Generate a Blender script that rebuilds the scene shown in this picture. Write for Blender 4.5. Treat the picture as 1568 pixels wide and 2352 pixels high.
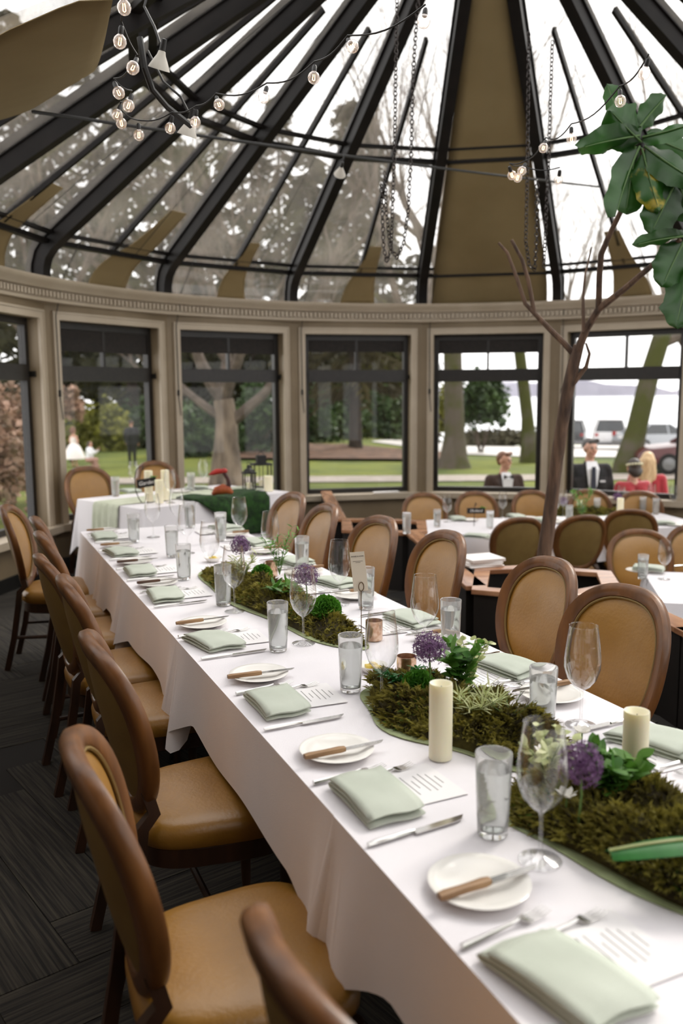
import bpy, bmesh, math, random
from math import sin, cos, pi, sqrt, atan2, radians as R
from mathutils import Vector, Matrix, Euler
random.seed(7)
for o in list(bpy.data.objects): bpy.data.objects.remove(o)
SC = bpy.context.scene
COL = SC.collection

# ------------------------------------------------------------------ camera
CAM_H, FPX, PITCH, ROLL = 1.65, 2000.0, 0.136, -0.0064
cd = bpy.data.cameras.new('camera'); cam = bpy.data.objects.new('camera', cd); COL.objects.link(cam)
cd.sensor_fit = 'VERTICAL'; cd.sensor_height = 36.0; cd.lens = FPX / 2352.0 * 36.0
cd.clip_start = 0.05; cd.clip_end = 3000
cam.location = (0, 0, CAM_H)
cam.rotation_euler = (Matrix.Rotation(pi / 2 - PITCH, 3, 'X') @ Matrix.Rotation(ROLL, 3, 'Z')).to_euler()
cd.dof.use_dof = True; cd.dof.focus_distance = 2.9; cd.dof.aperture_fstop = 2.3
SC.camera = cam

# ------------------------------------------------------------------ light
w = bpy.data.worlds.new('overcast_sky'); SC.world = w; w.use_nodes = True
nt = w.node_tree; bg = nt.nodes['Background']
bg.inputs[0].default_value = (1.0, 0.982, 0.965, 1); bg.inputs[1].default_value = 1.35
sl = bpy.data.lights.new('sun', 'SUN'); sl.energy = 1.6; sl.angle = R(18); sl.color = (1, .95, .86)
sun = bpy.data.objects.new('sun', sl); COL.objects.link(sun)
sun.rotation_euler = Vector((-0.52, -0.62, -0.62)).to_track_quat('-Z', 'Y').to_euler()
SC.view_settings.view_transform = 'Standard'; SC.view_settings.look = 'None'
SC.view_settings.gamma = 1; SC.view_settings.use_curve_mapping = False
SC.view_settings.exposure = 0.82
SC.cycles.transparent_max_bounces = 20
SC.cycles.max_bounces = 8
SC.cycles.adaptive_threshold = .02
SC.cycles.sample_clamp_indirect = 6
SC.cycles.blur_glossy = 1.0

# ------------------------------------------------------------------ helpers
CP, SP, CR, SR = cos(PITCH), sin(PITCH), cos(ROLL), sin(ROLL)
def ray(x, y):
    a = x - 784; b = 1176 - y
    a, b = a * CR + b * SR, -a * SR + b * CR
    return Vector((a / FPX, CP + b / FPX * SP, -SP + b / FPX * CP))
def at(x, y, Y):                 # the point on this line of sight whose world Y is Y
    d = ray(x, y); return Vector((0, 0, CAM_H)) + d * (Y / d.y)
def atz(x, y, z):                # ... whose height is z
    d = ray(x, y); return Vector((0, 0, CAM_H)) + d * ((z - CAM_H) / d.z)
TH = atan2(.4, .9165)            # long table: +s away from the camera, +n to the right
def TP(s, n, z=0): return Vector((-.4 * s + .9165 * n, .9165 * s + .4 * n, z))

class MB:
    def __init__(self): self.v = []; self.f = []
    def add(self, vs, fs):
        b = len(self.v); self.v += [tuple(p) for p in vs]; self.f += [tuple(i + b for i in f) for f in fs]; return self
    def box(self, x0, x1, y0, y1, z0, z1, m=None):
        p = [Vector((x, y, z)) for z in (z0, z1) for y in (y0, y1) for x in (x0, x1)]
        if m: p = [m @ q for q in p]
        return self.add(p, [(0, 2, 3, 1), (4, 5, 7, 6), (0, 1, 5, 4), (2, 6, 7, 3), (0, 4, 6, 2), (1, 3, 7, 5)])
    def prism(self, poly, z0, z1, m=None):          # poly counter-clockwise in xy
        n = len(poly); p = [Vector((x, y, z)) for z in (z0, z1) for x, y in poly]
        if m: p = [m @ q for q in p]
        return self.add(p, [tuple(range(n))[::-1], tuple(range(n, 2 * n))] + [(i, (i + 1) % n, n + (i + 1) % n, n + i) for i in range(n)])
    def ring(self, outer, inner, z0, z1):           # flat frame between two polygons of equal count
        n = len(outer)
        p = [(x, y, z) for z in (z0, z1) for x, y in outer] + [(x, y, z) for z in (z0, z1) for x, y in inner]
        f = []
        for i in range(n):
            j = (i + 1) % n
            f += [(i, j, n + j, n + i), (2*n + j, 2*n + i, 3*n + i, 3*n + j), (n + i, n + j, 3*n + j, 3*n + i), (j, i, 2*n + i, 2*n + j)]
        return self.add(p, f)
    def tube(self, pts, rad, seg=8, closed=False, cap=True):
        pts = [Vector(p) for p in pts]; n = len(pts)
        if not isinstance(rad, (list, tuple)): rad = [rad] * n
        up = None; vs = []
        for i, p in enumerate(pts):
            a = pts[(i - 1) % n] if (i or closed) else p; b = pts[(i + 1) % n] if (i < n - 1 or closed) else p
            t = (b - a).normalized() if (b - a).length > 1e-9 else Vector((0, 0, 1))
            if up is None:
                up = Vector((0, 0, 1)) if abs(t.z) < .9 else Vector((1, 0, 0))
            up = (up - t * up.dot(t))
            if up.length < 1e-6: up = t.orthogonal()
            up.normalize(); s = t.cross(up)
            for k in range(seg):
                an = 2 * pi * k / seg; vs.append(p + (up * cos(an) + s * sin(an)) * rad[i])
        fs = []
        for i in range(n if closed else n - 1):
            j = (i + 1) % n
            for k in range(seg):
                l = (k + 1) % seg; fs.append((i*seg + k, i*seg + l, j*seg + l, j*seg + k))
        if cap and not closed:
            fs += [tuple(range(seg))[::-1], tuple(range((n-1)*seg, n*seg))]
        return self.add(vs, fs)
    def sweep(self, pts, prof, closed=True, ref=None):   # prof: (out, side) offsets; ref = fixed side axis
        pts = [Vector(p) for p in pts]; n = len(pts); m = len(prof); vs = []
        for i, p in enumerate(pts):
            a = pts[(i - 1) % n] if (i or closed) else p; b = pts[(i + 1) % n] if (i < n - 1 or closed) else p
            t = (b - a).normalized(); sd = ref - t * ref.dot(t); sd.normalize(); o = t.cross(sd)
            vs += [p + o * x + sd * y for x, y in prof]
        fs = []
        for i in range(n if closed else n - 1):
            j = (i + 1) % n
            for k in range(m): fs.append((i*m + k, i*m + (k+1) % m, j*m + (k+1) % m, j*m + k))
        if not closed: fs += [tuple(range(m))[::-1], tuple(range((n-1)*m, n*m))]
        return self.add(vs, fs)
    def lathe(self, prof, seg=24, c=(0, 0, 0), m=None, top=True):
        vs = []; fs = []; n = len(prof)
        for r, z in prof:
            for k in range(seg):
                a = 2 * pi * k / seg; q = Vector((c[0] + r * cos(a), c[1] + r * sin(a), c[2] + z)); vs.append(m @ q if m else q)
        for i in range(n - 1):
            for k in range(seg):
                l = (k + 1) % seg; fs.append((i*seg + k, i*seg + l, (i+1)*seg + l, (i+1)*seg + k))
        if prof[0][0] > 1e-6: fs.append(tuple(range(seg))[::-1])
        if top and prof[-1][0] > 1e-6: fs.append(tuple(range((n-1)*seg, n*seg)))
        return self.add(vs, fs)
    def grid(self, fn, nu, nv):
        vs = [fn(i / nu, j / nv) for j in range(nv + 1) for i in range(nu + 1)]
        return self.add(vs, [(j*(nu+1)+i, j*(nu+1)+i+1, (j+1)*(nu+1)+i+1, (j+1)*(nu+1)+i) for j in range(nv) for i in range(nu)])
    def ball(self, c, r, seg=10, rings=7, sc=(1, 1, 1), m=None):
        c = Vector(c); vs = []; fs = []
        for j in range(rings + 1):
            th = pi * j / rings
            for k in range(seg):
                a = 2*pi*k/seg; q = Vector((r*sc[0]*sin(th)*cos(a), r*sc[1]*sin(th)*sin(a), -r*sc[2]*cos(th)))
                vs.append(c + (m @ q if m else q))
        for j in range(rings):
            for k in range(seg):
                l = (k+1) % seg; fs.append((j*seg+k, j*seg+l, (j+1)*seg+l, (j+1)*seg+k))
        return self.add(vs, fs)
    def mesh(self, name, mat, smooth=35):
        me = bpy.data.meshes.new(name); me.from_pydata(self.v, [], self.f); me.update()
        if mat is not None: me.materials.append(mat)
        if smooth:
            me.polygons.foreach_set('use_smooth', [True] * len(me.polygons))
            try: me.set_sharp_from_angle(angle=R(smooth))
            except Exception: pass
        return me
    def build(self, name, mat, parent=None, smooth=35, weld=False):
        me = self.mesh(name, mat, smooth)
        if weld:
            bm = bmesh.new(); bm.from_mesh(me); bmesh.ops.remove_doubles(bm, verts=bm.verts, dist=1e-5); bm.to_mesh(me); bm.free()
        return link(name, me, parent)

def link(name, data, parent=None, loc=None, rz=None):
    o = bpy.data.objects.new(name, data); COL.objects.link(o)
    if parent is not None: o.parent = parent
    if loc is not None: o.location = loc
    if rz is not None: o.rotation_euler = (0, 0, rz)
    return o
def tag(o, label=None, cat=None, group=None, kind=None):
    if label: o['label'] = label
    if cat: o['category'] = cat
    if group: o['group'] = group
    if kind: o['kind'] = kind
    return o
def thing(name, label, cat, loc=(0, 0, 0), rz=0, group=None):
    return tag(link(name, None, None, loc, rz), label, cat, group)
def struct(name, label, parent=None):
    o = link(name, None, parent)
    return tag(o, label, None, None, 'structure')
def copy_tree(o, parent=None):
    c = o.copy(); COL.objects.link(c); c.parent = parent
    for ch in KIDS.get(o.name, None) or list(o.children): copy_tree(ch, c)
    return c
KIDS = {}
def bevel(o, wd=.004, seg=2):
    m = o.modifiers.new('bevel', 'BEVEL'); m.width = wd; m.segments = seg; m.limit_method = 'ANGLE'; return o

# ------------------------------------------------------------------ materials
def lin(c):
    if isinstance(c, str): c = tuple(int(c[i:i+2], 16) / 255 for i in (0, 2, 4))
    return tuple(x / 12.92 if x <= .04045 else ((x + .055) / 1.055) ** 2.4 for x in c) + (1,)
def base(name):
    m = bpy.data.materials.new(name); m.use_nodes = True
    return m, m.node_tree, m.node_tree.nodes['Principled BSDF']
def pm(name, c1, c2=None, scale=8, rough=.6, bump=0, bscale=None, metal=0, stretch=(1, 1, 1), detail=4, spec=.5, sheen=0, contrast=(.35, .65), coords='Object', sss=0, trans=0, emit=None, es=0):
    m, t, b = base(name); N = t.nodes; L = t.links
    b.inputs['Roughness'].default_value = rough; b.inputs['Metallic'].default_value = metal
    b.inputs['Specular IOR Level'].default_value = spec
    if sheen: b.inputs['Sheen Weight'].default_value = sheen
    if sss:
        b.inputs['Subsurface Weight'].default_value = sss; b.inputs['Subsurface Radius'].default_value = (.02, .015, .008); b.inputs['Subsurface Scale'].default_value = 1
    if emit: b.inputs['Emission Color'].default_value = lin(emit); b.inputs['Emission Strength'].default_value = es
    b.inputs['Base Color'].default_value = lin(c1)
    tc = mp = None
    if c2 or bump:
        tc = N.new('ShaderNodeTexCoord'); mp = N.new('ShaderNodeMapping'); mp.inputs['Scale'].default_value = stretch
        L.new(tc.outputs[coords], mp.inputs[0])
    if c2:
        n = N.new('ShaderNodeTexNoise'); n.inputs['Scale'].default_value = scale; n.inputs['Detail'].default_value = detail
        L.new(mp.outputs[0], n.inputs['Vector'])
        r = N.new('ShaderNodeValToRGB'); r.color_ramp.elements[0].position, r.color_ramp.elements[1].position = contrast
        r.color_ramp.elements[0].color = lin(c1); r.color_ramp.elements[1].color = lin(c2)
        L.new(n.outputs['Fac'], r.inputs[0]); L.new(r.outputs[0], b.inputs['Base Color'])
    if bump:
        n2 = N.new('ShaderNodeTexNoise'); n2.inputs['Scale'].default_value = bscale or scale * 4; n2.inputs['Detail'].default_value = 5
        L.new(mp.outputs[0], n2.inputs['Vector'])
        bp = N.new('ShaderNodeBump'); bp.inputs['Strength'].default_value = bump; bp.inputs['Distance'].default_value = .01
        L.new(n2.outputs['Fac'], bp.inputs['Height']); L.new(bp.outputs[0], b.inputs['Normal'])
    if trans:                                     # leaves and cloth that let light through
        tr = N.new('ShaderNodeBsdfTranslucent'); mx = N.new('ShaderNodeMixShader'); mx.inputs[0].default_value = trans
        src = b.inputs['Base Color'].links
        if src: L.new(src[0].from_socket, tr.inputs[0])
        else: tr.inputs[0].default_value = lin(c1)
        L.new(b.outputs[0], mx.inputs[1]); L.new(tr.outputs[0], mx.inputs[2]); L.new(mx.outputs[0], N['Material Output'].inputs[0])
    return m
def thin_glass(name, gloss=.9, veil=0, veil_c='d8d4cc', rough=.0, tint=(1, 1, 1, 1), ior=1.45, ndirt=False, power=5):
    m, t, b = base(name); N = t.nodes; L = t.links; N.remove(b)
    tr = N.new('ShaderNodeBsdfTransparent'); tr.inputs[0].default_value = tint
    gl = N.new('ShaderNodeBsdfGlossy'); gl.inputs['Roughness'].default_value = rough
    lw = N.new('ShaderNodeLayerWeight'); lw.inputs[0].default_value = .5
    pw = N.new('ShaderNodeMath'); pw.operation = 'POWER'; pw.inputs[1].default_value = power; L.new(lw.outputs['Facing'], pw.inputs[0])
    f0 = ((ior - 1) / (ior + 1)) ** 2
    ad = N.new('ShaderNodeMath'); ad.operation = 'MULTIPLY_ADD'; ad.inputs[1].default_value = 1 - f0; ad.inputs[2].default_value = f0; L.new(pw.outputs[0], ad.inputs[0])
    mu = N.new('ShaderNodeMath'); mu.operation = 'MULTIPLY'; mu.inputs[1].default_value = gloss; L.new(ad.outputs[0], mu.inputs[0])
    mx = N.new('ShaderNodeMixShader'); L.new(mu.outputs[0], mx.inputs[0]); L.new(tr.outputs[0], mx.inputs[1]); L.new(gl.outputs[0], mx.inputs[2])
    out = mx.outputs[0]
    if veil:
        d = N.new('ShaderNodeBsdfTranslucent'); d.inputs[0].default_value = lin(veil_c)
        d2 = N.new('ShaderNodeBsdfDiffuse'); d2.inputs[0].default_value = lin(veil_c)
        m0 = N.new('ShaderNodeMixShader'); m0.inputs[0].default_value = .5; L.new(d.outputs[0], m0.inputs[1]); L.new(d2.outputs[0], m0.inputs[2])
        m2 = N.new('ShaderNodeMixShader'); m2.inputs[0].default_value = veil
        if ndirt:
            n = N.new('ShaderNodeTexNoise'); n.inputs['Scale'].default_value = 3; n.inputs['Detail'].default_value = 6
            tc = N.new('ShaderNodeTexCoord'); L.new(tc.outputs['Object'], n.inputs['Vector'])
            mr = N.new('ShaderNodeMapRange'); mr.inputs[1].default_value = .3; mr.inputs[2].default_value = .7; mr.inputs[3].default_value = veil * .5; mr.inputs[4].default_value = veil * 1.5
            L.new(n.outputs['Fac'], mr.inputs[0]); L.new(mr.outputs[0], m2.inputs[0])
        L.new(out, m2.inputs[1]); L.new(m0.outputs[0], m2.inputs[2]); out = m2.outputs[0]
    L.new(out, N['Material Output'].inputs[0]); return m
def refract(name, color=(1, 1, 1, 1), rough=0, ior=1.33):
    m, t, b = base(name); N = t.nodes; N.remove(b)
    g = N.new('ShaderNodeBsdfGlass'); g.inputs['Color'].default_value = color; g.inputs['Roughness'].default_value = rough; g.inputs['IOR'].default_value = ior
    t.links.new(g.outputs[0], N['Material Output'].inputs[0]); return m

def frost_glass(name, veil):
    m = refract(name, (.99, .99, .99, 1), .02, 1.45); N = m.node_tree.nodes; L = m.node_tree.links
    g = [n for n in N if n.type == 'BSDF_GLASS'][0]
    d = N.new('ShaderNodeBsdfTranslucent'); d.inputs[0].default_value = (.95, .95, .95, 1); d2 = N.new('ShaderNodeBsdfDiffuse'); d2.inputs[0].default_value = (.95, .95, .95, 1)
    m0 = N.new('ShaderNodeMixShader'); L.new(d.outputs[0], m0.inputs[1]); L.new(d2.outputs[0], m0.inputs[2])
    mx = N.new('ShaderNodeMixShader'); mx.inputs[0].default_value = veil; L.new(g.outputs[0], mx.inputs[1]); L.new(m0.outputs[0], mx.inputs[2]); L.new(mx.outputs[0], N['Material Output'].inputs[0])
    return m
MT = {}
MT['paint'] = pm('greige_paint', '786850', '807058', 3, .55, .05, 60)
MT['trimpaint'] = pm('off_white_trim_paint', 'a89a86', 'b0a390', 3, .45)
MT['frame'] = pm('black_bronze_metal', '14110f', '1d1916', 20, .4)
MT['rib'] = pm('dark_brown_rafter_paint', '0f0c0b', '171311', 6, .5, .05, 80, spec=.18)
MT['roofglass'] = thin_glass('weathered_roof_glass', .8, .10, 'b9b2a8', ndirt=True)
MT['winglass'] = thin_glass('window_glass', .35, .004)
MT['shade'] = pm('tan_shade_cloth', '85734f', '8d7b57', 2, .9, .12, 300, trans=.18)
MT['leather'] = pm('tan_leather', '8f641e', 'a0732c', 5, .36, .12, 90, spec=.8)
MT['leatherback'] = pm('olive_tan_leather', '735a2c', '7e6635', 6, .6, .1, 120)
MT['wood'] = pm('walnut_brown_wood', '4c2d15', '80532a', 14, .36, .06, 60, stretch=(1, 1, .22), contrast=(.3, .75))
MT['darkwood'] = pm('dark_leg_wood', '2a190e', '442918', 14, .45, .05, 60, stretch=(1, 1, .2))
MT['carpet'] = pm('charcoal_brown_carpet', '1a1714', '484238', 90, .95, .4, 500, stretch=(1, .03, 1), contrast=(.4, .7))
MT['subfloor'] = pm('dark_underlay', '24211e', None, rough=1)
MT['cloth'] = pm('white_table_linen', 'e6e2e6', 'ebe7ea', 2.5, .85, .18, 420)
MT['runner'] = pm('sage_runner_gauze', 'b9bea8', 'c5c9b6', 8, .9, .2, 300)
MT['napkin'] = pm('sage_napkin_linen', 'b9c0b2', 'c4cabd', 5, .85, .2, 500)
MT['whitenapkin'] = pm('white_napkin', 'e4e0dd', None, rough=.85, bump=.1, bscale=200)
MT['china'] = pm('white_china', 'efece6', None, rough=.12, spec=.6)
MT['steel'] = pm('polished_cutlery_steel', 'c9c7c4', None, rough=.16, metal=1)
MT['handle'] = pm('wooden_knife_handle', '7b5a3a', 'a3805a', 60, .5, stretch=(1, .12, 1))
MT['handledark'] = pm('dark_wooden_knife_handle', '3c2618', '573824', 60, .5, stretch=(1, .12, 1))
MT['paper'] = pm('menu_paper', 'edeaea', None, rough=.8)
MT['ink'] = pm('grey_ink', '8a8886', None, rough=.8)
MT['darkink'] = pm('dark_ink', '4a4642', None, rough=.8)
MT['card'] = pm('cream_card', 'd9cfbd', None, rough=.8)
MT['chalk'] = pm('black_chalkboard', '16110f', None, rough=.7)
MT['chalkw'] = pm('chalk_white', 'e8e4df', None, rough=.9)
MT['glass'] = thin_glass('clear_drinking_glass', 1.0, .012, 'ffffff', ior=1.62, power=2.0)
MT['frost'] = frost_glass('frosty_wet_tumbler_glass', .19)
MT['water'] = refract('water', (.97, .99, .98, 1))
MT['wax'] = pm('ivory_candle_wax', 'e9e2c4', 'eee8cf', 4, .45, sss=.35)
MT['butter'] = pm('butter', 'd8bd55', None, rough=.4)
MT['gold'] = pm('rose_gold_mercury_glass', 'c59d80', 'e3c7ae', 60, .22, metal=.85, contrast=(.4, .6))
MT['wire'] = pm('dark_wire', '2a2320', None, rough=.4, metal=.6)
MT['brass'] = pm('aged_brass_wire', '6b563c', None, rough=.35, metal=.9)
MT['black'] = pm('black_iron', '12110f', None, rough=.5)
MT['cap'] = pm('oiled_oak_cap', '8a5d40', 'b98a68', 10, .22, .02, 60, stretch=(.25, 1, 1), spec=.6)
MT['planter'] = pm('near_black_planter_panel', '15110f', '1c1714', 8, .5)
MT['soil'] = pm('dark_potting_soil', '120e0b', '231b14', 40, .95, .6, 60)
MT['mat'] = pm('pale_moss_felt', '9aa678', 'abb58a', 20, .9, .3, 300)
MT['moss'] = pm('olive_moss', '4a4010', 'a39a42', 24, .8, contrast=(.3, .7), trans=.3)
MT['mossdark'] = pm('dark_moss', '2a2209', '4c4516', 20, .9, .5, 80)
MT['mossgreen'] = pm('bright_moss', '3f7a1c', '6aa52f', 20, .75, trans=.25)
MT['leafg'] = pm('fresh_green_leaf', '3c6e22', '6f9c3f', 12, .5, trans=.3)
MT['leafpale'] = pm('pale_hellebore_petal', 'b5c07e', 'd4d6a8', 20, .6, trans=.3)
MT['stem'] = pm('green_stem', '5c7a3a', None, rough=.6)
MT['allium'] = pm('purple_allium_floret', '5a3560', '8d6a94', 60, .7, trans=.2)
MT['fern'] = pm('dark_fern_green', '1f5a22', '3f8440', 10, .4, trans=.25)
MT['white_petal'] = pm('white_petal', 'e9e6df', None, rough=.7, trans=.3)
MT['bark'] = pm('brown_indoor_bark', '3a2a20', '6e5543', 22, .8, .7, 60, stretch=(1, 1, .15))
MT['figleaf'] = pm('fiddle_leaf_green', '14330c', '285417', 4, .38, .15, 18, trans=.28)
MT['figyellow'] = pm('yellowing_fiddle_leaf', '255414', 'b09a22', 9, .4, trans=.3, contrast=(.5, .62))
# ================================================================== the room
CX, CY, RV = 1.05, 6.6, 4.0
ST = R(22.5); PH = R(-68.56)
AP = RV * cos(ST / 2)
LOW = -0.41                                   # floor of the sunken right half
def va(k): return PH + ST * k                 # angle of vertex k, clockwise from +Y
def rp(a, r, z): return Vector((CX + r * sin(a), CY + r * cos(a), z))
def bay_m(k):
    a = va(k + .5)
    return Matrix.Translation((CX + AP * sin(a), CY + AP * cos(a), 0)) @ Matrix.Rotation(-a, 4, 'Z')
BAYS = list(range(-3, 9)); PLAIN = {-3}
side = {-3: 'hall_left', -2: 'near_left', -1: 'left', 0: 'left_corner', 1: 'far_left', 2: 'far', 3: 'far_middle', 4: 'far_right', 5: 'right', 6: 'right_corner', 7: 'near_right', 8: 'hall_right'}
desc = {-2: 'the near left', -1: 'the left edge', 0: 'the two chairs of the corner table', 1: 'the forked tree and lanterns', 2: 'the dark conifer and mulch bed', 3: 'the man in the bow tie', 4: 'the man in the black suit', 5: 'the right edge', 6: 'the right hand', 7: 'the near right', 8: 'the hall'}
wn = 0
for k in BAYS:
    m = bay_m(k); zf = LOW - .05 if k >= 2 else -.05
    wl = struct('wall_' + side[k], 'greige panelled rotunda wall bay at ' + desc.get(k, 'the hall end'))
    d = MB().box(-.80, .80, 0, .2, zf, .38, m)
    if k in PLAIN: d.box(-.80, .80, 0, .2, .38, 2.67, m)
    else:
        d.box(-.815, -.64, 0, .2, .38, 2.67, m).box(.64, .815, 0, .2, .38, 2.67, m).box(-.64, .64, 0, .2, 2.33, 2.67, m)
    d.build('panel', MT['paint'], wl)
    bb = MB().box(-.775, .775, -.015, 0, zf + .05, zf + .17, m).build('baseboard_' + side[k], MT['black'], None)
    tag(bb, 'black baseboard under ' + desc.get(k, 'the hall end'), None, None, 'structure')
    if k in PLAIN: continue
    wn += 1
    W = struct('window_%d' % wn, 'black framed window with split transom, facing ' + desc[k])
    c = MB().box(-.70, -.64, -.022, 0, .445, 2.39, m).box(.64, .70, -.022, 0, .445, 2.39, m).box(-.64, .64, -.022, 0, 2.33, 2.39, m)
    c.box(-.715, -.70, -.03, 0, .445, 2.405, m).box(.70, .715, -.03, 0, .445, 2.405, m).box(-.70, .70, -.03, 0, 2.39, 2.405, m)
    c.build('casing', MT['trimpaint'], W)
    MB().box(-.765, .765, -.09, .12, .38, .445, m).build('sill', MT['trimpaint'], W)
    f = MB().box(-.64, -.585, .1, .17, .445, 2.33, m).box(.585, .64, .1, .17, .445, 2.33, m)
    f.box(-.585, .585, .1, .17, 2.265, 2.33, m).box(-.585, .585, .1, .17, .445, .5, m)
    f.build('frame', MT['frame'], W)
    MB().box(-.585, .585, .085, .17, 1.775, 1.92, m).build('transom_bar', MT['frame'], W)
    MB().box(-.014, .014, .11, .16, 1.92, 2.265, m).build('mullion', MT['frame'], W)
    MB().box(-.585, -.014, .132, .138, 1.92, 2.265, m).build('pane', MT['winglass'], W, 0)
    MB().box(.014, .585, .132, .138, 1.92, 2.265, m).build('pane', MT['winglass'], W, 0)
    MB().box(-.585, .585, .132, .138, .5, 1.775, m).build('pane', MT['winglass'], W, 0)
    MB().box(.625, .655, .04, .1, 1.81, 1.86, m).build('window_stay', MT['frame'], W)

# cornice running round the room
prof = [(4.0, 2.47), (3.89, 2.475), (3.885, 2.50), (3.905, 2.505), (3.905, 2.575), (3.87, 2.585), (3.86, 2.605), (3.82, 2.63), (3.80, 2.66), (3.80, 2.675), (4.0, 2.675)]
A0, A1 = va(-3), va(9); NS = 150
co = MB(); mp_ = len(prof)
co.add([rp(A0 + (A1 - A0) * i / NS, r, z) for i in range(NS + 1) for r, z in prof],
       [(i*mp_ + j, i*mp_ + (j+1) % mp_, (i+1)*mp_ + (j+1) % mp_, (i+1)*mp_ + j) for i in range(NS) for j in range(mp_)])
cornice = struct('trim_1', 'off-white moulded cornice with dentils running round the rotunda')
co.build('moulding', MT['trimpaint'], cornice)
dn = MB(); nd = int((A1 - A0) * 3.9 / .05)
for i in range(nd):
    a = A0 + (A1 - A0) * (i + .5) / nd
    dn.box(-.0135, .0135, -.028, .01, 2.515, 2.567, Matrix.Translation(rp(a, 3.9, 0)) @ Matrix.Rotation(-a, 4, 'Z'))
tag(dn.build('dentil_course', MT['trimpaint'], cornice, 0), None, None, None, 'stuff')

# ------------------------------------------------------------------ glass roof
PROF = [(4.06, 2.665), (4.05, 2.80), (4.01, 2.91), (3.93, 3.00), (3.80, 3.09), (3.45, 3.315), (2.5, 3.925), (1.4, 4.63), (.26, 5.36)]
roof = struct('ceiling', 'conical glazed roof of dark rafters and glass panes')
def normal2(i):
    a = PROF[max(i - 1, 0)]; b = PROF[min(i + 1, len(PROF) - 1)]; t = Vector((b[0] - a[0], b[1] - a[1])).normalized()
    return Vector((t.y, -t.x)) * 1.0        # outward / up
def ofs(i, d): n = normal2(i); return PROF[i][0] + n.x * d, PROF[i][1] + n.y * d
RW, RD = .05, .10
rib = MB()
vs = []
for i in range(len(PROF)):
    for dd, ww in ((-RD, -RW), (-RD, RW), (RD, RW), (RD, -RW)):
        r_, z_ = ofs(i, dd); vs.append(Vector((ww, r_, z_)))
fs = [(i*4 + j, i*4 + (j+1) % 4, (i+1)*4 + (j+1) % 4, (i+1)*4 + j) for i in range(len(PROF) - 1) for j in range(4)] + [(3, 2, 1, 0)]
n_ = len(PROF) - 1; fs.append((n_*4, n_*4+1, n_*4+2, n_*4+3))
rib.add(vs, fs)
# a small ledge that takes the glass
for sgn in (-1, 1):
    v2 = []
    for i in range(len(PROF)):
        for dd, ww in ((.02, RW), (.02, RW + .018), (.045, RW + .018), (.045, RW)):
            r_, z_ = ofs(i, dd); v2.append(Vector((ww * sgn, r_, z_)))
    rib.add(v2, [(i*4 + j, i*4 + (j+1) % 4, (i+1)*4 + (j+1) % 4, (i+1)*4 + j) for i in range(len(PROF) - 1) for j in range(4)])
me = rib.mesh('rafter', MT['rib'], 30)
for k in range(-2, 10):
    o = link('rafter', me, roof, (CX, CY, 0), -va(k))
bar = MB(); BW = .016; CB = cos(ST / 2)
for i in range(len(PROF) - 1):
    pass
vs = []
for i in range(3, len(PROF) - 1):
    for dd, ww in ((.0, -BW), (.0, BW), (.06, BW), (.06, -BW)):
        r_, z_ = ofs(i, dd); vs.append(Vector((ww, r_ * CB, z_)))
nb = len(PROF) - 4
bar.add(vs, [(i*4 + j, i*4 + (j+1) % 4, (i+1)*4 + (j+1) % 4, (i+1)*4 + j) for i in range(nb - 1) for j in range(4)])
me = bar.mesh('glazing_bar', MT['rib'], 30)
for k in BAYS: link('glazing_bar', me, roof, (CX, CY, 0), -va(k + .5))
# purlins
def purlin(r, z, th, hh):
    b = MB(); L = r * sin(ST / 2) - RW * .5
    b.box(-L, L, r * CB - th, r * CB + th, z - hh, z + hh); return b
for nm, r_, z_, th, hh in (('purlin', 3.93, 3.005, .035, .022), ('glazing_cill', 3.865, 3.075, .03, .014), ('purlin', 2.5, 3.925, .035, .022), ('glazing_cill', 2.37, 4.01, .03, .014)):
    me = purlin(r_, z_, th, hh).mesh(nm, MT['rib'], 30)
    for k in BAYS: link(nm, me, roof, (CX, CY, 0), -va(k + .5))
# panes: half bay wide, three tiers
def pane_mesh(i0, i1, half):
    b = MB(); h = ST / 2
    for dd in (.035, .041):
        row = []
        for i in range(i0, i1 + 1):
            r_, z_ = ofs(i, dd)
            lo, hi = ((-h, 0) if half == 0 else (0, h))
            for a in (lo, hi):
                rr = r_ * (CB / cos(a)) if True else r_
                row.append(Vector((rr * sin(a), rr * cos(a), z_)) if a == 0 else Vector((r_ * sin(a), r_ * cos(a), z_)))
        n = i1 - i0 + 1
        b.add(row, [(j*2, j*2 + 1, j*2 + 3, j*2 + 2) for j in range(n - 1)])
    return b.mesh('pane', MT['roofglass'], 40)
pm_ = [pane_mesh(a, b, h) for a, b in ((0, 3), (3, 6), (6, 8)) for h in (0, 1)]
for k in BAYS:
    for me in pm_: link('pane', me, roof, (CX, CY, 0), -va(k + .5))
MB().lathe([(.30, 5.30), (.33, 5.36), (.33, 5.47), (.05, 5.55)], 16, (CX, CY, 0)).build('hub', MT['rib'], roof)

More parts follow.
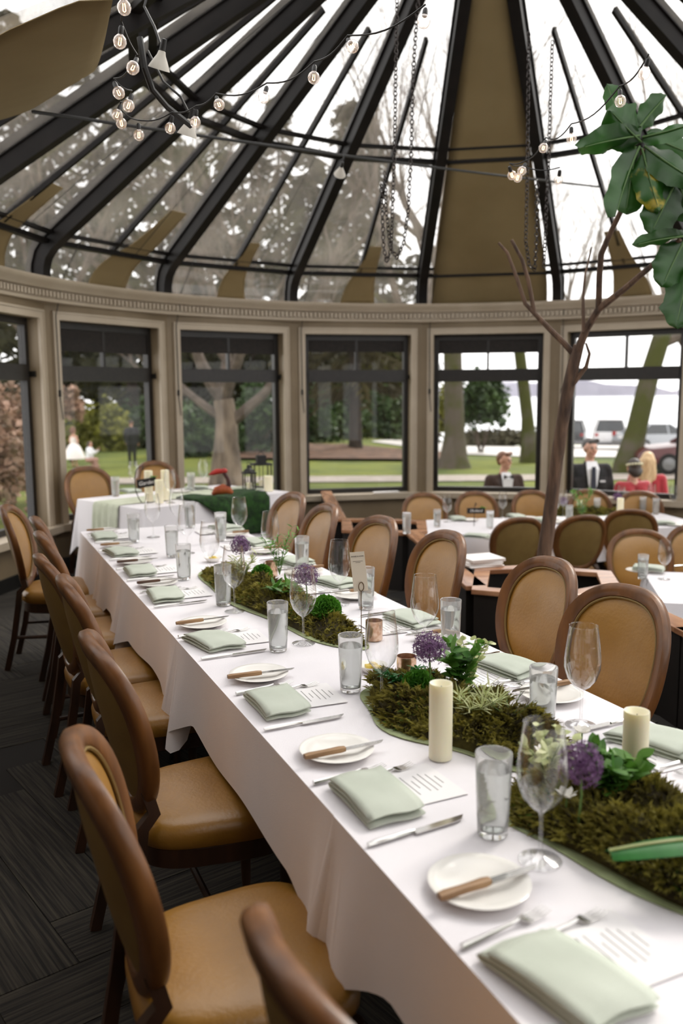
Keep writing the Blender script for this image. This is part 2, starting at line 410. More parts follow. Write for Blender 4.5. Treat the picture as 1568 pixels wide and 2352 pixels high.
# ------------------------------------------------------------------ shade cloths on the roof
def cloth_strip(k, rows, dd=-.01, sag=0):
    """rows: (profile parameter i (float), left fraction, right fraction)"""
    b = MB(); NU = 6; h = ST / 2
    def pr(t):
        i = min(int(t), len(PROF) - 2); f = t - i; a = ofs(i, dd); c = ofs(i + 1, dd); return a[0] + (c[0] - a[0]) * f, a[1] + (c[1] - a[1]) * f
    vs = []
    for t, fl, fr in rows:
        r_, z_ = pr(t); L = Vector((r_ * sin(-h), r_ * cos(h), z_)); Rr = Vector((r_ * sin(h), r_ * cos(h), z_))
        for i in range(NU + 1):
            f = fl + (fr - fl) * i / NU; p = L.lerp(Rr, f); p.z -= sag * sin(pi * i / NU); vs.append(p)
    b.add(vs, [(j*(NU+1)+i, j*(NU+1)+i+1, (j+1)*(NU+1)+i+1, (j+1)*(NU+1)+i) for j in range(len(rows)-1) for i in range(NU)])
    return b
def shade(k, rows, label, **kw):
    o = cloth_strip(k, rows, **kw).build('roof_shade', MT['shade']); o.location = (CX, CY, 0); o.rotation_euler = (0, 0, -va(k + .5))
    mo = o.modifiers.new('thick', 'SOLIDIFY'); mo.thickness = .004
    tag(o, label, 'shade', 'cloth shades under the roof glass'); return o
full = [(t, .075, .925) for t in (0, .5, 1, 1.5, 2, 2.5, 3, 3.5, 4, 5, 6)] + [(6.6, .09, .91), (7.2, .10, .88), (7.6, .11, .84)]
shade(3, full, 'long tan cloth shade filling the whole roof bay above the man in the bow tie', dd=-.012)
def tail(k, b0, b1, t1, tl, tr, lab):
    rows = [(t, b0 + (tl - b0) * (t / t1) ** 1.3, b1 + (tr - b1) * (t / t1)) for t in [t1 * i / 9 for i in range(10)]]
    shade(k, rows, lab, dd=.0)
tail(0, .36, .66, 5.1, .68, .84, 'tan shade cloth tail over the window by the corner table, widest of the short ones')
tail(1, .40, .62, 4.6, .52, .60, 'tan shade cloth tail over the forked tree window')
tail(2, .37, .63, 4.75, .52, .62, 'tan shade cloth tail over the dark conifer window')
tail(4, .40, .68, 5.0, .42, .54, 'tan shade cloth tail over the window behind the fig branches')
tail(-1, .40, .66, 5.0, .5, .64, 'tan shade cloth tail at the left edge of the picture')

sb = MB()
UE = [Vector(p) for p in ((-1.75, 3.75, 2.86), (-1.23, 3.32, 2.92), (-.87, 3.09, 2.94), (-.74, 3.06, 2.93))]
LE = [Vector(p) for p in ((-2.45, 5.15, 3.04), (-2.03, 5.41, 3.25), (-1.9, 5.60, 3.36), (-1.52, 5.66, 3.60))]
def along(c, t):
    t *= 3; i = min(int(t), 2); return c[i].lerp(c[i + 1], t - i)
def sfn(u_, v_):
    p = along(UE, v_).lerp(along(LE, v_), u_); p.z -= .06 * sin(pi * u_); return p
sb.grid(sfn, 14, 10); o = sb.build('roof_shade', MT['shade'], None, 60); o.modifiers.new('thick', 'SOLIDIFY').thickness = .004
tag(o, 'wide tan cloth shade sagging under the rafters in the top left corner', 'shade', 'cloth shades under the roof glass')
# ------------------------------------------------------------------ floors
def inside(x, y):
    return (x - CX) ** 2 + (y - CY) ** 2 < 4.15 ** 2 or (-2.4 < x < 4.6 and y < 4.2)
EDGE = [(1.95, 2.4), (1.70, 4.15), (1.30, 4.88), (.84, 5.10), (.70, 6.6), (.58, 7.22), (.08, 7.40), (.05, 8.05), (-.2, 10.55)]
fl = struct('floor', 'raised floor of charcoal herringbone carpet planks')
MB().prism([(-2.45, -4.5), (4.65, -4.5), (4.65, 2.4)] + EDGE + [(-1.2, 10.4), (-2.4, 9.2), (-3.1, 7.6), (-3.1, 5.6), (-2.45, 4.0)], -.3, -.004).build('floor_slab', MT['subfloor'], fl, 0)
tile = MB().box(-.123, .123, -.498, .498, -.004, 0).mesh('carpet_plank', MT['carpet'], 0)
from mathutils.geometry import intersect_point_tri_2d
def in_poly(x, y, poly):
    c = False; n = len(poly)
    for i in range(n):
        x0, y0 = poly[i]; x1, y1 = poly[(i + 1) % n]
        if (y0 > y) != (y1 > y) and x < (x1 - x0) * (y - y0) / (y1 - y0) + x0: c = not c
    return c
visible = [(-.6, .75), (1.2, .9), (1.6, 4.0), (.7, 5.0), (.45, 6.8), (-.1, 7.2), (-2.2, 7.6), (-3.0, 7.7), (-3.0, 6.0), (-2.0, 4.3)]
ang = R(38)
for i in range(-26, 27):
    for j in range(-12, 13):
        for q in (0, 1):
            lx = i * .25 + (.125 if q == 0 else .5 + .125 + .125 - .125); ly = i * -.25 + j * 2.0 * 1.0 * .5
            if q == 0: px_, py_, rz = i * .25 + .125, -i * .25 * 0 + ((j * .5) - (i % 4) * .25) , 0
            # herringbone lattice: step (.25,.25) along the zig-zag, (1,-1)*... across
            if q == 0: u_, v_ = i * .25 + .125, i * .25 + j * 2.0 + .5
            else: u_, v_ = i * .25 + .25 + .5, i * .25 + j * 2.0 + .125
            gx = -.8 + u_ * cos(ang) - v_ * sin(ang); gy = 3.6 + u_ * sin(ang) + v_ * cos(ang)
            if in_poly(gx, gy, visible):
                o = link('carpet_plank', tile, fl, (gx, gy, 0), ang + (0 if q == 0 else pi / 2))
low = struct('floor_lower', 'dark carpet of the sunken dining area on the right')
lp = [rp(va(k), 4.05, 0) for k in range(1, 10)]
MB().prism([(p.x, p.y) for p in lp][::-1] + [(1.0, 3.0)], LOW - .1, LOW).build('carpet', MT['carpet'], low, 0)

# ------------------------------------------------------------------ hall behind the camera
hall = struct('wall_hall', 'greige side and back walls of the hall behind')
v3, v9 = rp(va(-3), 4.0, 0), rp(va(9), 4.0, 0)
h = MB()
def wallseg(b, p, q, z0, z1, th=.15):
    p = Vector((p[0], p[1], 0)); q = Vector((q[0], q[1], 0)); d = (q - p); L = d.length; a = atan2(d.y, d.x)
    b.box(0, L, 0, th, z0, z1, Matrix.Translation(p) @ Matrix.Rotation(a, 4, 'Z'))
wallseg(h, (-2.45, -4.5), (-2.45, 3.4), -.05, 2.67)
wallseg(h, (-2.45, 3.4), (v3.x, v3.y), -.05, 2.67)
wallseg(h, (4.65, -4.5), (-2.45, -4.5), -.05, 4.2)
wallseg(h, (4.65, 3.4), (4.65, -4.5), LOW, .5)
wallseg(h, (4.65, 3.4), (4.65, -4.5), 2.35, 2.67)
wallseg(h, (v9.x, v9.y), (4.65, 3.4), LOW, 2.67)
for y in (3.2, 1.6, 0, -1.6, -3.2, -4.3): h.box(4.65, 4.8, y - .2, y + .2, .5, 2.35)
MT['hallwall'] = pm('dark_taupe_hall_paint', '7a6650', '836f58', 3, .6)
h.build('panel', MT['hallwall'], hall)
hr = struct('ceiling_hall', 'gable roof of the hall behind, glazed right, light block added left')
hb = MB()
for i in range(8):
    y = -4.4 + i * 1.0
    if y > 2.6: continue
    hb.tube([(-2.4, y, 2.7), (1.1, y, 4.1)], .06, 4); hb.tube([(4.6, y, 2.7), (1.1, y, 4.1)], .06, 4)
hb.tube([(1.1, -4.5, 4.1), (1.1, 2.6, 4.1)], .07, 4)
hb.build('rafter', MT['rib'], hr)
MB().add([(-2.4, -4.5, 2.78), (1.1, -4.5, 4.18), (1.1, 2.1, 4.18), (-2.4, 2.1, 2.78)], [(0, 1, 2, 3)]).build('added_light_block', MT['rib'], hr, 0)  # opaque left slope, out of view, added to cut skylight on the left
MB().add([(4.6, -4.5, 2.78), (1.1, -4.5, 4.18), (1.1, 2.6, 4.18), (4.6, 2.6, 2.78)], [(3, 2, 1, 0)]).build('pane', MT['roofglass'], hr, 0)
# ================================================================== the garden
MT['lawn'] = pm('lawn_grass', '4c5a20', '75803a', .35, .95, .5, 6, detail=8, contrast=(.3, .7), coords='Generated')
MT['lawn'] = pm('lawn_grass', '374706', '666c14', .5, .95, .6, 5, detail=8, contrast=(.3, .7))
MT['path'] = pm('pale_gravel_path', '8a8177', '9c938a', 3, .95)
MT['mulch'] = pm('bark_mulch', '3f2c1f', '6f523e', 3, .95, .8, 6, contrast=(.3, .7))
MT['lot'] = pm('pale_wet_asphalt', 'b4afaa', 'c2beb9', .3, .5)
MT['lake'] = pm('bright_lake_water', 'b8bcc0', None, rough=.18, spec=1.0)
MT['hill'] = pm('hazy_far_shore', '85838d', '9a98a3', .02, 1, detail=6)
MT['trunk'] = pm('grey_brown_bark', '3b3028', '7a6b5c', 4, .9, .6, 12, stretch=(1, 1, .3), contrast=(.3, .7))
MT['darktrunk'] = pm('dark_conifer_bark', '1d1712', '33291f', 4, .95)
MT['twig'] = pm('bare_branch_bark', '40362e', '5c5046', 4, .9)
MT['conif'] = pm('conifer_needles', '171a06', '33320f', .6, .8, trans=.15)
MT['conif2'] = pm('olive_conifer_needles', '211e09', '3f3918', .6, .8, trans=.15)
MT['bush'] = pm('dark_laurel_leaves', '1c3012', '425a28', 1.5, .6, trans=.15)
MT['ybush'] = pm('yellow_green_bush_leaves', '55581a', '86852c', 1.5, .7, trans=.2)
MT['pinkbush'] = pm('bronze_pink_shrub_leaves', '5b4a33', 'b08f7c', 3, .7, trans=.2)
MT['hedge'] = pm('bare_hedge_twigs', '3c3a2a', '5d5843', 1, .9)
def mossbark(name, split, soft):
    m, t, b = base(name); N = t.nodes; L = t.links
    tc = N.new('ShaderNodeTexCoord'); n = N.new('ShaderNodeTexNoise'); n.inputs['Scale'].default_value = 1.6; n.inputs['Detail'].default_value = 6
    L.new(tc.outputs['Object'], n.inputs['Vector'])
    r = N.new('ShaderNodeValToRGB'); r.color_ramp.elements[0].position = split - soft; r.color_ramp.elements[1].position = split + soft
    r.color_ramp.elements[0].color = lin('4e463c'); r.color_ramp.elements[1].color = lin('3a3d0e')
    L.new(n.outputs['Fac'], r.inputs[0]); L.new(r.outputs[0], b.inputs['Base Color']); b.inputs['Roughness'].default_value = .95
    return m
MT['mosstrunk'] = mossbark('mossy_grey_bark', .57, .12)
MT['mosstrunk2'] = mossbark('very_mossy_bark', .40, .12)

def gz(x, y):
    f = min(max((x - .5) / 8, 0), 1); return -.9 - max(0, y - 33) * .045 * f
gr = MB()
NX, NY = 60, 50
def gfn(u_, v_):
    y = 8.5 + (v_ ** 1.6) * 66; x = -45 + 90 * u_; return Vector((x, y, gz(x, y)))
gr.grid(gfn, NX, NY)
tag(gr.build('lawn', MT['lawn']), 'broad green lawn outside the windows', None, None, 'structure')
def band(name, mat, pts, dz, label, kind='structure', nz=0):
    b = MB(); n = len(pts)
    vs = []
    for (x0, y0), (x1, y1) in pts:
        for i in range(7):
            x = x0 + (x1 - x0) * i / 6; y = y0 + (y1 - y0) * i / 6
            vs.append(Vector((x, y, gz(x, y) + dz + random.uniform(-nz, nz) * (1 if 0 < i < 6 else 0))))
    b.add(vs, [(j*7 + i, j*7 + i + 1, (j+1)*7 + i + 1, (j+1)*7 + i) for j in range(n - 1) for i in range(6)])
    return tag(b.build(name, mat), label, None, None, kind)
band('garden_path', MT['path'], [((x, 24.8 + .02 * x), (x, 26.6 + .02 * x)) for x in range(-20, 21, 2)], .03, 'pale gravel path crossing the lawn')
mb_ = band('mulch_bed', MT['mulch'], [((x, 33.2 - .18 * (x + 3)), (x, 43 - .35 * (x + 3) - max(0, x - .5) * .8)) for x in (-5, -4, -3, -2, -1, 0, 1, 2, 3, 4, 4.6)], .12, 'brown bark mulch bed round the dark conifer', 'stuff', .12)
mb_['category'] = 'mulch'
band('parking_lot', MT['lot'], [((1.6, 47), (2.2, 49.5)), ((3, 44.5), (4, 56)), ((4.6, 37.5), (5, 58)), ((7.5, 35.2), (8, 60)), ((11, 34.2), (12, 62)), ((16, 33.5), (17, 64)), ((26, 33), (28, 66))], .04, 'pale parking lot between the trees and the lake')
lk = MB().add([(-60, 66, -2.9), (320, 66, -2.9), (620, 900, -2.9), (-60, 900, -2.9)], [(0, 1, 2, 3)]).build('lake', MT['lake'], None, 0)
tag(lk, 'bright lake beyond the parking lot', None, None, 'structure')
hl = MB(); vs = []
for i in range(81):
    x = -100 + 700 * i / 80; top = 9 + 5 * sin(i * .21) + 2.5 * sin(i * .83 + 1) - (0 if i < 45 else 2)
    vs += [Vector((x, 860, -3)), Vector((x, 868, top * .8)), Vector((x, 930, top)), Vector((x, 960, -3))]
hl.add(vs, [(i*4 + j, i*4 + j + 1, i*4 + 5 + j, i*4 + 4 + j) for i in range(80) for j in range(3)])
tag(hl.build('far_shore', MT['hill']), 'hazy lilac hills along the far lake shore', None, None, 'structure')

# ------------------------------------------------------------------ trees
def branchy(b, p, d, L, r, depth, rnd, seg=5, spread=.55, up=.12):
    n = 4; pts = [p]; rad = [r]; q = p.copy(); dd = d.copy()
    for i in range(n):
        dd = (dd + Vector((rnd.uniform(-1, 1), rnd.uniform(-1, 1), rnd.uniform(-.4, .8))) * .14 + Vector((0, 0, up * .3))).normalized()
        q = q + dd * (L / n); pts.append(q.copy()); rad.append(r * (1 - .5 * (i + 1) / n))
    b.tube(pts, rad, seg, cap=False)
    if depth <= 0: return
    for i in range(2 if depth > 2 else 3):
        k = rnd.randint(2, n); ax = dd.orthogonal(); ax.rotate(Matrix.Rotation(rnd.uniform(0, 2*pi), 3, dd))
        nd = (dd + ax * rnd.uniform(spread * .6, spread * 1.3) + Vector((0, 0, up))).normalized()
        branchy(b, pts[k].copy(), nd, L * rnd.uniform(.58, .78), rad[k] * .66, depth - 1, rnd, max(3, seg - 1), spread, up)
    branchy(b, pts[-1].copy(), dd, L * .75, rad[-1], depth - 1, rnd, max(3, seg - 1), spread, up)
def conifer_mesh(seed, h, rad, nbr, mat, dr=.35, z0=.14):
    rnd = random.Random(seed); b = MB()
    for i in range(nbr):
        t = z0 + (1 - z0) * (i / nbr) ** .85; z = h * t; L = rad * (1 - t) ** .75 * rnd.uniform(.6, 1.1) + .35; a = rnd.uniform(0, 2*pi)
        dx, dy = cos(a), sin(a); n = max(4, int(L * 2.5))
        prev = None
        for j in range(n):
            f = (j + .6) / n; px_, py_, pz = dx * L * f, dy * L * f, z - dr * L * f * f + rnd.uniform(-.05, .05)
            for s in (-1, 1):
                tl = (.35 + .55 * (1 - f)) * rnd.uniform(.6, 1.2); da = a + s * rnd.uniform(.5, 1.1)
                ex, ey, ez = px_ + cos(da) * tl, py_ + sin(da) * tl, pz - tl * rnd.uniform(.1, .7)
                wv = rnd.uniform(.05, .12)
                b.add([(px_, py_, pz + wv), (px_, py_, pz - wv), (ex, ey, ez - wv * 1.6), (ex, ey, ez)], [(0, 1, 2, 3)])
    return b.mesh('foliage', mat, 0)
def trunk_mesh(h, r0, r1, mat, flare=1.4):
    b = MB(); b.lathe([(r0 * flare, -.4), (r0 * 1.12, .5), (r0, 1.5), ((r0 + r1) / 2, h / 2), (r1, h)], 10); return b.mesh('trunk', mat)
CM = [conifer_mesh(1, 17, 3.6, 160, MT['conif']), conifer_mesh(2, 21, 4.2, 180, MT['conif2']), conifer_mesh(3, 14, 3.2, 170, MT['conif'])]
CT = [trunk_mesh(16, .3, .05, MT['darktrunk']), trunk_mesh(20, .36, .05, MT['darktrunk']), trunk_mesh(13, .26, .05, MT['darktrunk'])]
def conif(px, Y, kind, sc, label, z=None):
    x = (px - 784) / FPX * Y; t = thing('conifer', label, 'tree', (x, Y, gz(x, Y) if z is None else z), random.uniform(0, 6), 'conifers beyond the lawn')
    t.scale = (sc, sc, sc)
    tag(link('foliage', CM[kind], t), None, None, None, 'stuff'); link('trunk', CT[kind], t); return t
spots = [(-150, 44, 1, 1.0, 'beyond the left edge'), (-20, 36, 2, .95, 'at the left edge of the left window'), (70, 50, 1, 1.1, 'behind the leftmost window post'), (150, 47, 0, 1.1, 'above the girl in white'), (235, 54, 1, 1.05, 'behind the kneeling woman'),
         (310, 44, 0, 1.0, 'behind the man on the lawn'), (385, 55, 1, 1.1, 'left of the forked tree'), (455, 50, 2, 1.15, 'just left of the forked trunk'), (520, 60, 1, 1.1, 'straight behind the forked tree'), (590, 50, 0, 1.0, 'right of the forked tree, above the lanterns'),
         (650, 57, 1, 1.0, 'behind the post right of the lanterns'), (715, 49, 2, 1.1, 'in the left half of the mulch bed window'), (775, 62, 0, 1.0, 'far behind the dark conifer'), (880, 60, 2, 1.05, 'in the right half of the mulch bed window'), (950, 66, 0, .8, 'behind the post left of the mossy trunk')]
for px, Y, kd, sc, lab in spots: conif(px, Y, kd, sc, 'tall dense conifer ' + lab)
MT['conif3'] = pm('fresh_olive_conifer_needles', '2a2e0a', '55541a', .8, .8, trans=.2)
CM.append(conifer_mesh(7, 9, 3.4, 170, MT['conif3'], .3, .02)); CT.append(trunk_mesh(8.5, .2, .04, MT['darktrunk']))
for px, Y, sc, lab in [(175, 49, .8, 'behind the girl in white'), (280, 50, .9, 'left of the man on the lawn'), (440, 52, .9, 'left of the forked trunk'), (505, 56, 1.0, 'hidden by the forked trunk'), (575, 54, .9, 'right of the forked trunk'), (722, 52, .9, 'at the left of the mulch bed window'), (785, 58, 1.0, 'left of the dark conifer trunk'), (850, 56, 1.0, 'right of the dark conifer trunk'), (915, 60, .9, 'at the right of the mulch bed window')]:
    conif(px, Y, 3, sc, 'low olive conifer with boughs to the ground, ' + lab)
# the dark conifer in the mulch
bx = at(818, 1033, 39)
t = thing('conifer', 'dark straight trunked conifer with drooping limbs standing in the mulch bed', 'tree', (bx.x, 39, gz(bx.x, 39)), 0, 'conifers beyond the lawn')
MB().lathe([(.42, -.3), (.3, .4), (.26, 2), (.2, 8), (.05, 15)], 10).build('trunk', MT['darktrunk'], t)
tag(link('foliage', conifer_mesh(9, 15, 4.6, 150, MT['conif2'], .45, .17), t), None, None, None, 'stuff')

def bare(name, label, base_p, trunk_pts, r0, depth, seed, mat, L=3.2, scale_r=.55, flare=1.7, limbs=()):
    rnd = random.Random(seed); t = thing(name, label, 'tree', base_p, 0, 'bare trees on the lawn')
    b = MB(); pts = [Vector(p) for p in trunk_pts]; n = len(pts)
    rr = [r0 * (flare if i == 0 else 1.18 if i == 1 else 1 - .35 * i / n) for i in range(n)]
    b.tube(pts, rr, 12, cap=False)
    b.build('trunk', mat, t)
    c = MB()
    d = (pts[-1] - pts[-2]).normalized()
    for i in range(3):
        ax = d.orthogonal(); ax.rotate(Matrix.Rotation(i * 2.1 + .4, 3, d))
        branchy(c, pts[-1].copy(), (d + ax * .45).normalized(), L, rr[-1] * .75, depth, rnd, 6)
    for (p0, d0, l0, r_) in limbs:
        branchy(c, Vector(p0), Vector(d0).normalized(), l0, r_, depth - 1, rnd, 6, .5, .2)
    c.build('branches', MT['twig'], t); return t
# forked tree seen between the garden table and the lanterns
p = at(523, 1118, 22.5)
bare('forked_tree', 'thick pale trunk forking low, seen behind the red bird and lanterns', (p.x, 22.5, -.9), [(0, 0, -.3), (-.02, 0, .5), (0, 0, 1.3), (.02, 0, 1.85), (-.05, 0, 2.4)], .36, 4, 3, MT['trunk'], 2.2,
     limbs=[((-.1, 0, 1.95), (-1, .1, .55), 2.0, .13), ((.12, 0, 1.8), (1, -.2, .9), 2.2, .16)])
p = at(1043, 1072, 29.5)
bare('mossy_tree', 'broad mossy trunk flaring at its foot, beside the man in the bow tie', (p.x, 29.5, gz(p.x, 29.5)), [(0, 0, -.4), (0, 0, .35), (.02, 0, 1.2), (-.05, 0, 3), (-.15, 0, 6)], .40, 5, 5, MT['mosstrunk'], 3.2, flare=1.9)
p = at(1214, 1062, 31.5)
bare('mossy_tree', 'slender mossy trunk leaning left, right of the man in the bow tie', (p.x, 31.5, gz(p.x, 31.5)), [(0, 0, -.4), (.02, 0, .5), (-.06, 0, 1.6), (-.4, 0, 4), (-.8, 0, 6.5)], .26, 5, 8, MT['mosstrunk2'], 3.0, flare=1.4)
p = at(1438, 1085, 27.5)
bare('mossy_tree', 'mossy trunk leaning right behind the woman in red', (p.x, 27.5, gz(p.x, 27.5)), [(0, 0, -.4), (.05, 0, .3), (.3, 0, 1.4), (.62, 0, 3.0), (.95, 0, 4.2), (1.1, 0, 5.4)], .36, 5, 11, MT['mosstrunk2'], 3.0, flare=1.5,
     limbs=[((.95, 0, 4.0), (1, .1, .28), 3.2, .17)])
# bare crowns that show only through the roof glass
rnd = random.Random(4)
for i, (px, Y, hh, lab) in enumerate([(112, 24, 6.5, 'bare tree spreading over the left roof bays'), (391, 26, 7, 'bare tree over the roof above the corner table'), (678, 27, 7, 'bare tree over the roof bay left of the hanging chains'), (968, 21, 6, 'thick limbed bare tree behind the hanging chains'), (1277, 36, 8, 'pale bare tree over the roof right of the tan shade'), (1575, 40, 8, 'pale bare tree over the roof at the right edge')]):
    x = (px - 784) / FPX * Y
    bare('bare_tree', lab, (x, Y, gz(x, Y)), [(0, 0, -.3), (0, 0, .4), (.05, .1, hh * .3), (0, 0, hh * .55)], .26, 6, 20 + i, MT['twig'], 3.0, flare=1.3)

def leafball(n, rx, ry, rz, size, mat, seed, hollow=.35):
    rnd = random.Random(seed); b = MB()
    for i in range(n):
        a = rnd.uniform(0, 2*pi); ct = rnd.uniform(-.55, 1); st_ = sqrt(max(0, 1 - ct * ct)); q = hollow + (1 - hollow) * rnd.random() ** .5
        k = 1 + .25 * sin(a * 3 + seed) + .15 * sin(a * 7 + ct * 5)
        c = Vector((rx * q * k * st_ * cos(a), ry * q * k * st_ * sin(a), rz * q * k * ct))
        u_ = Vector((rnd.gauss(0, 1), rnd.gauss(0, 1), rnd.gauss(0, .6))).normalized(); v_ = u_.orthogonal(); v_.rotate(Matrix.Rotation(rnd.uniform(0, 6), 3, u_))
        s = size * rnd.uniform(.6, 1.3); b.add([c - u_ * s, c + v_ * s * .5, c + u_ * s, c - v_ * s * .5], [(0, 1, 2, 3)])
    return b.mesh('foliage', mat, 0)
def shrub(name, px, Y, n, r3, size, mat, label, seed, zc=.5, g='shrubs on the lawn'):
    x = (px - 784) / FPX * Y; t = thing(name, label, 'shrub', (x, Y, gz(x, Y)), 0, g)
    me = leafball(n, r3[0], r3[1], r3[2], size, mat, seed); o = link('foliage', me, t, (0, 0, r3[2] * zc)); tag(o, None, None, None, 'stuff')
    b = MB(); rnd = random.Random(seed)
    for i in range(5):
        a = rnd.uniform(0, 6); b.tube([(0, 0, -.2), (cos(a) * r3[0] * .3, sin(a) * r3[1] * .3, r3[2] * .6), (cos(a) * r3[0] * .6, sin(a) * r3[1] * .6, r3[2] * 1.1)], [.05, .03, .015], 5)
    b.build('stems', MT['twig'], t); return t
shrub('laurel_bush', 452, 36, 2600, (1.5, 1.2, 1.3), .16, MT['bush'], 'dark green laurel bush left of the forked trunk', 1)
shrub('laurel_bush', 600, 38, 2600, (1.3, 1.2, 1.9), .16, MT['bush'], 'dark green laurel bush right of the forked trunk', 2)
shrub('laurel_bush', 690, 46, 2400, (1.9, 1.4, 1.8), .18, MT['bush'], 'dark bush behind the post right of the lanterns', 3)
shrub('laurel_bush', 775, 50, 2400, (1.9, 1.4, 1.7), .18, MT['bush'], 'dark bush left of the conifer trunk', 31)
shrub('laurel_bush', 890, 54, 2400, (2.2, 1.4, 1.9), .18, MT['bush'], 'dark bush right of the conifer trunk', 32)
shrub('yellow_bush', 238, 40, 2600, (1.5, 1.1, 1.35), .14, MT['ybush'], 'yellow green bush behind the kneeling woman', 4)
shrub('laurel_bush', 330, 42, 2200, (1.5, 1.1, 1.4), .15, MT['bush'], 'dark bush behind the man on the lawn', 5)
shrub('laurel_bush', 150, 44, 2200, (1.6, 1.1, 1.3), .15, MT['bush'], 'dark bush behind the girl in white', 6)
shrub('laurel_bush', 1105, 40, 2600, (1.1, 1.0, 1.5), .15, MT['bush'], 'leafy evergreen right of the broad mossy trunk', 7, 1.4)
shrub('laurel_bush', 1003, 44, 1600, (.6, .8, 1.5), .13, MT['ybush'], 'pale evergreen left of the broad mossy trunk', 8, 1.0)
shrub('bronze_shrub', 20, 20, 2600, (.9, .9, 1.5), .10, MT['pinkbush'], 'bronze leaved shrub filling the left edge window', 9, .8)
shrub('bronze_shrub', -60, 17, 2200, (.9, .9, 1.3), .10, MT['pinkbush'], 'second bronze shrub beyond the left edge window', 19, .8)
shrub('blossom_shrub', 166, 33, 700, (.55, .5, .75), .13, MT['pinkbush'], 'pink blossom shrub above the girl in white', 10, 2.7)
for i, px in enumerate(range(1085, 1240, 38)):
    shrub('hedge_bush', px, 60, 900, (1.1, .9, .75), .14, MT['hedge'], ['leftmost', 'second', 'third', 'fourth', 'rightmost'][i] + ' of the low bare hedge bushes at the far side of the parking lot', 40 + i, .6, 'hedge bushes by the lot')
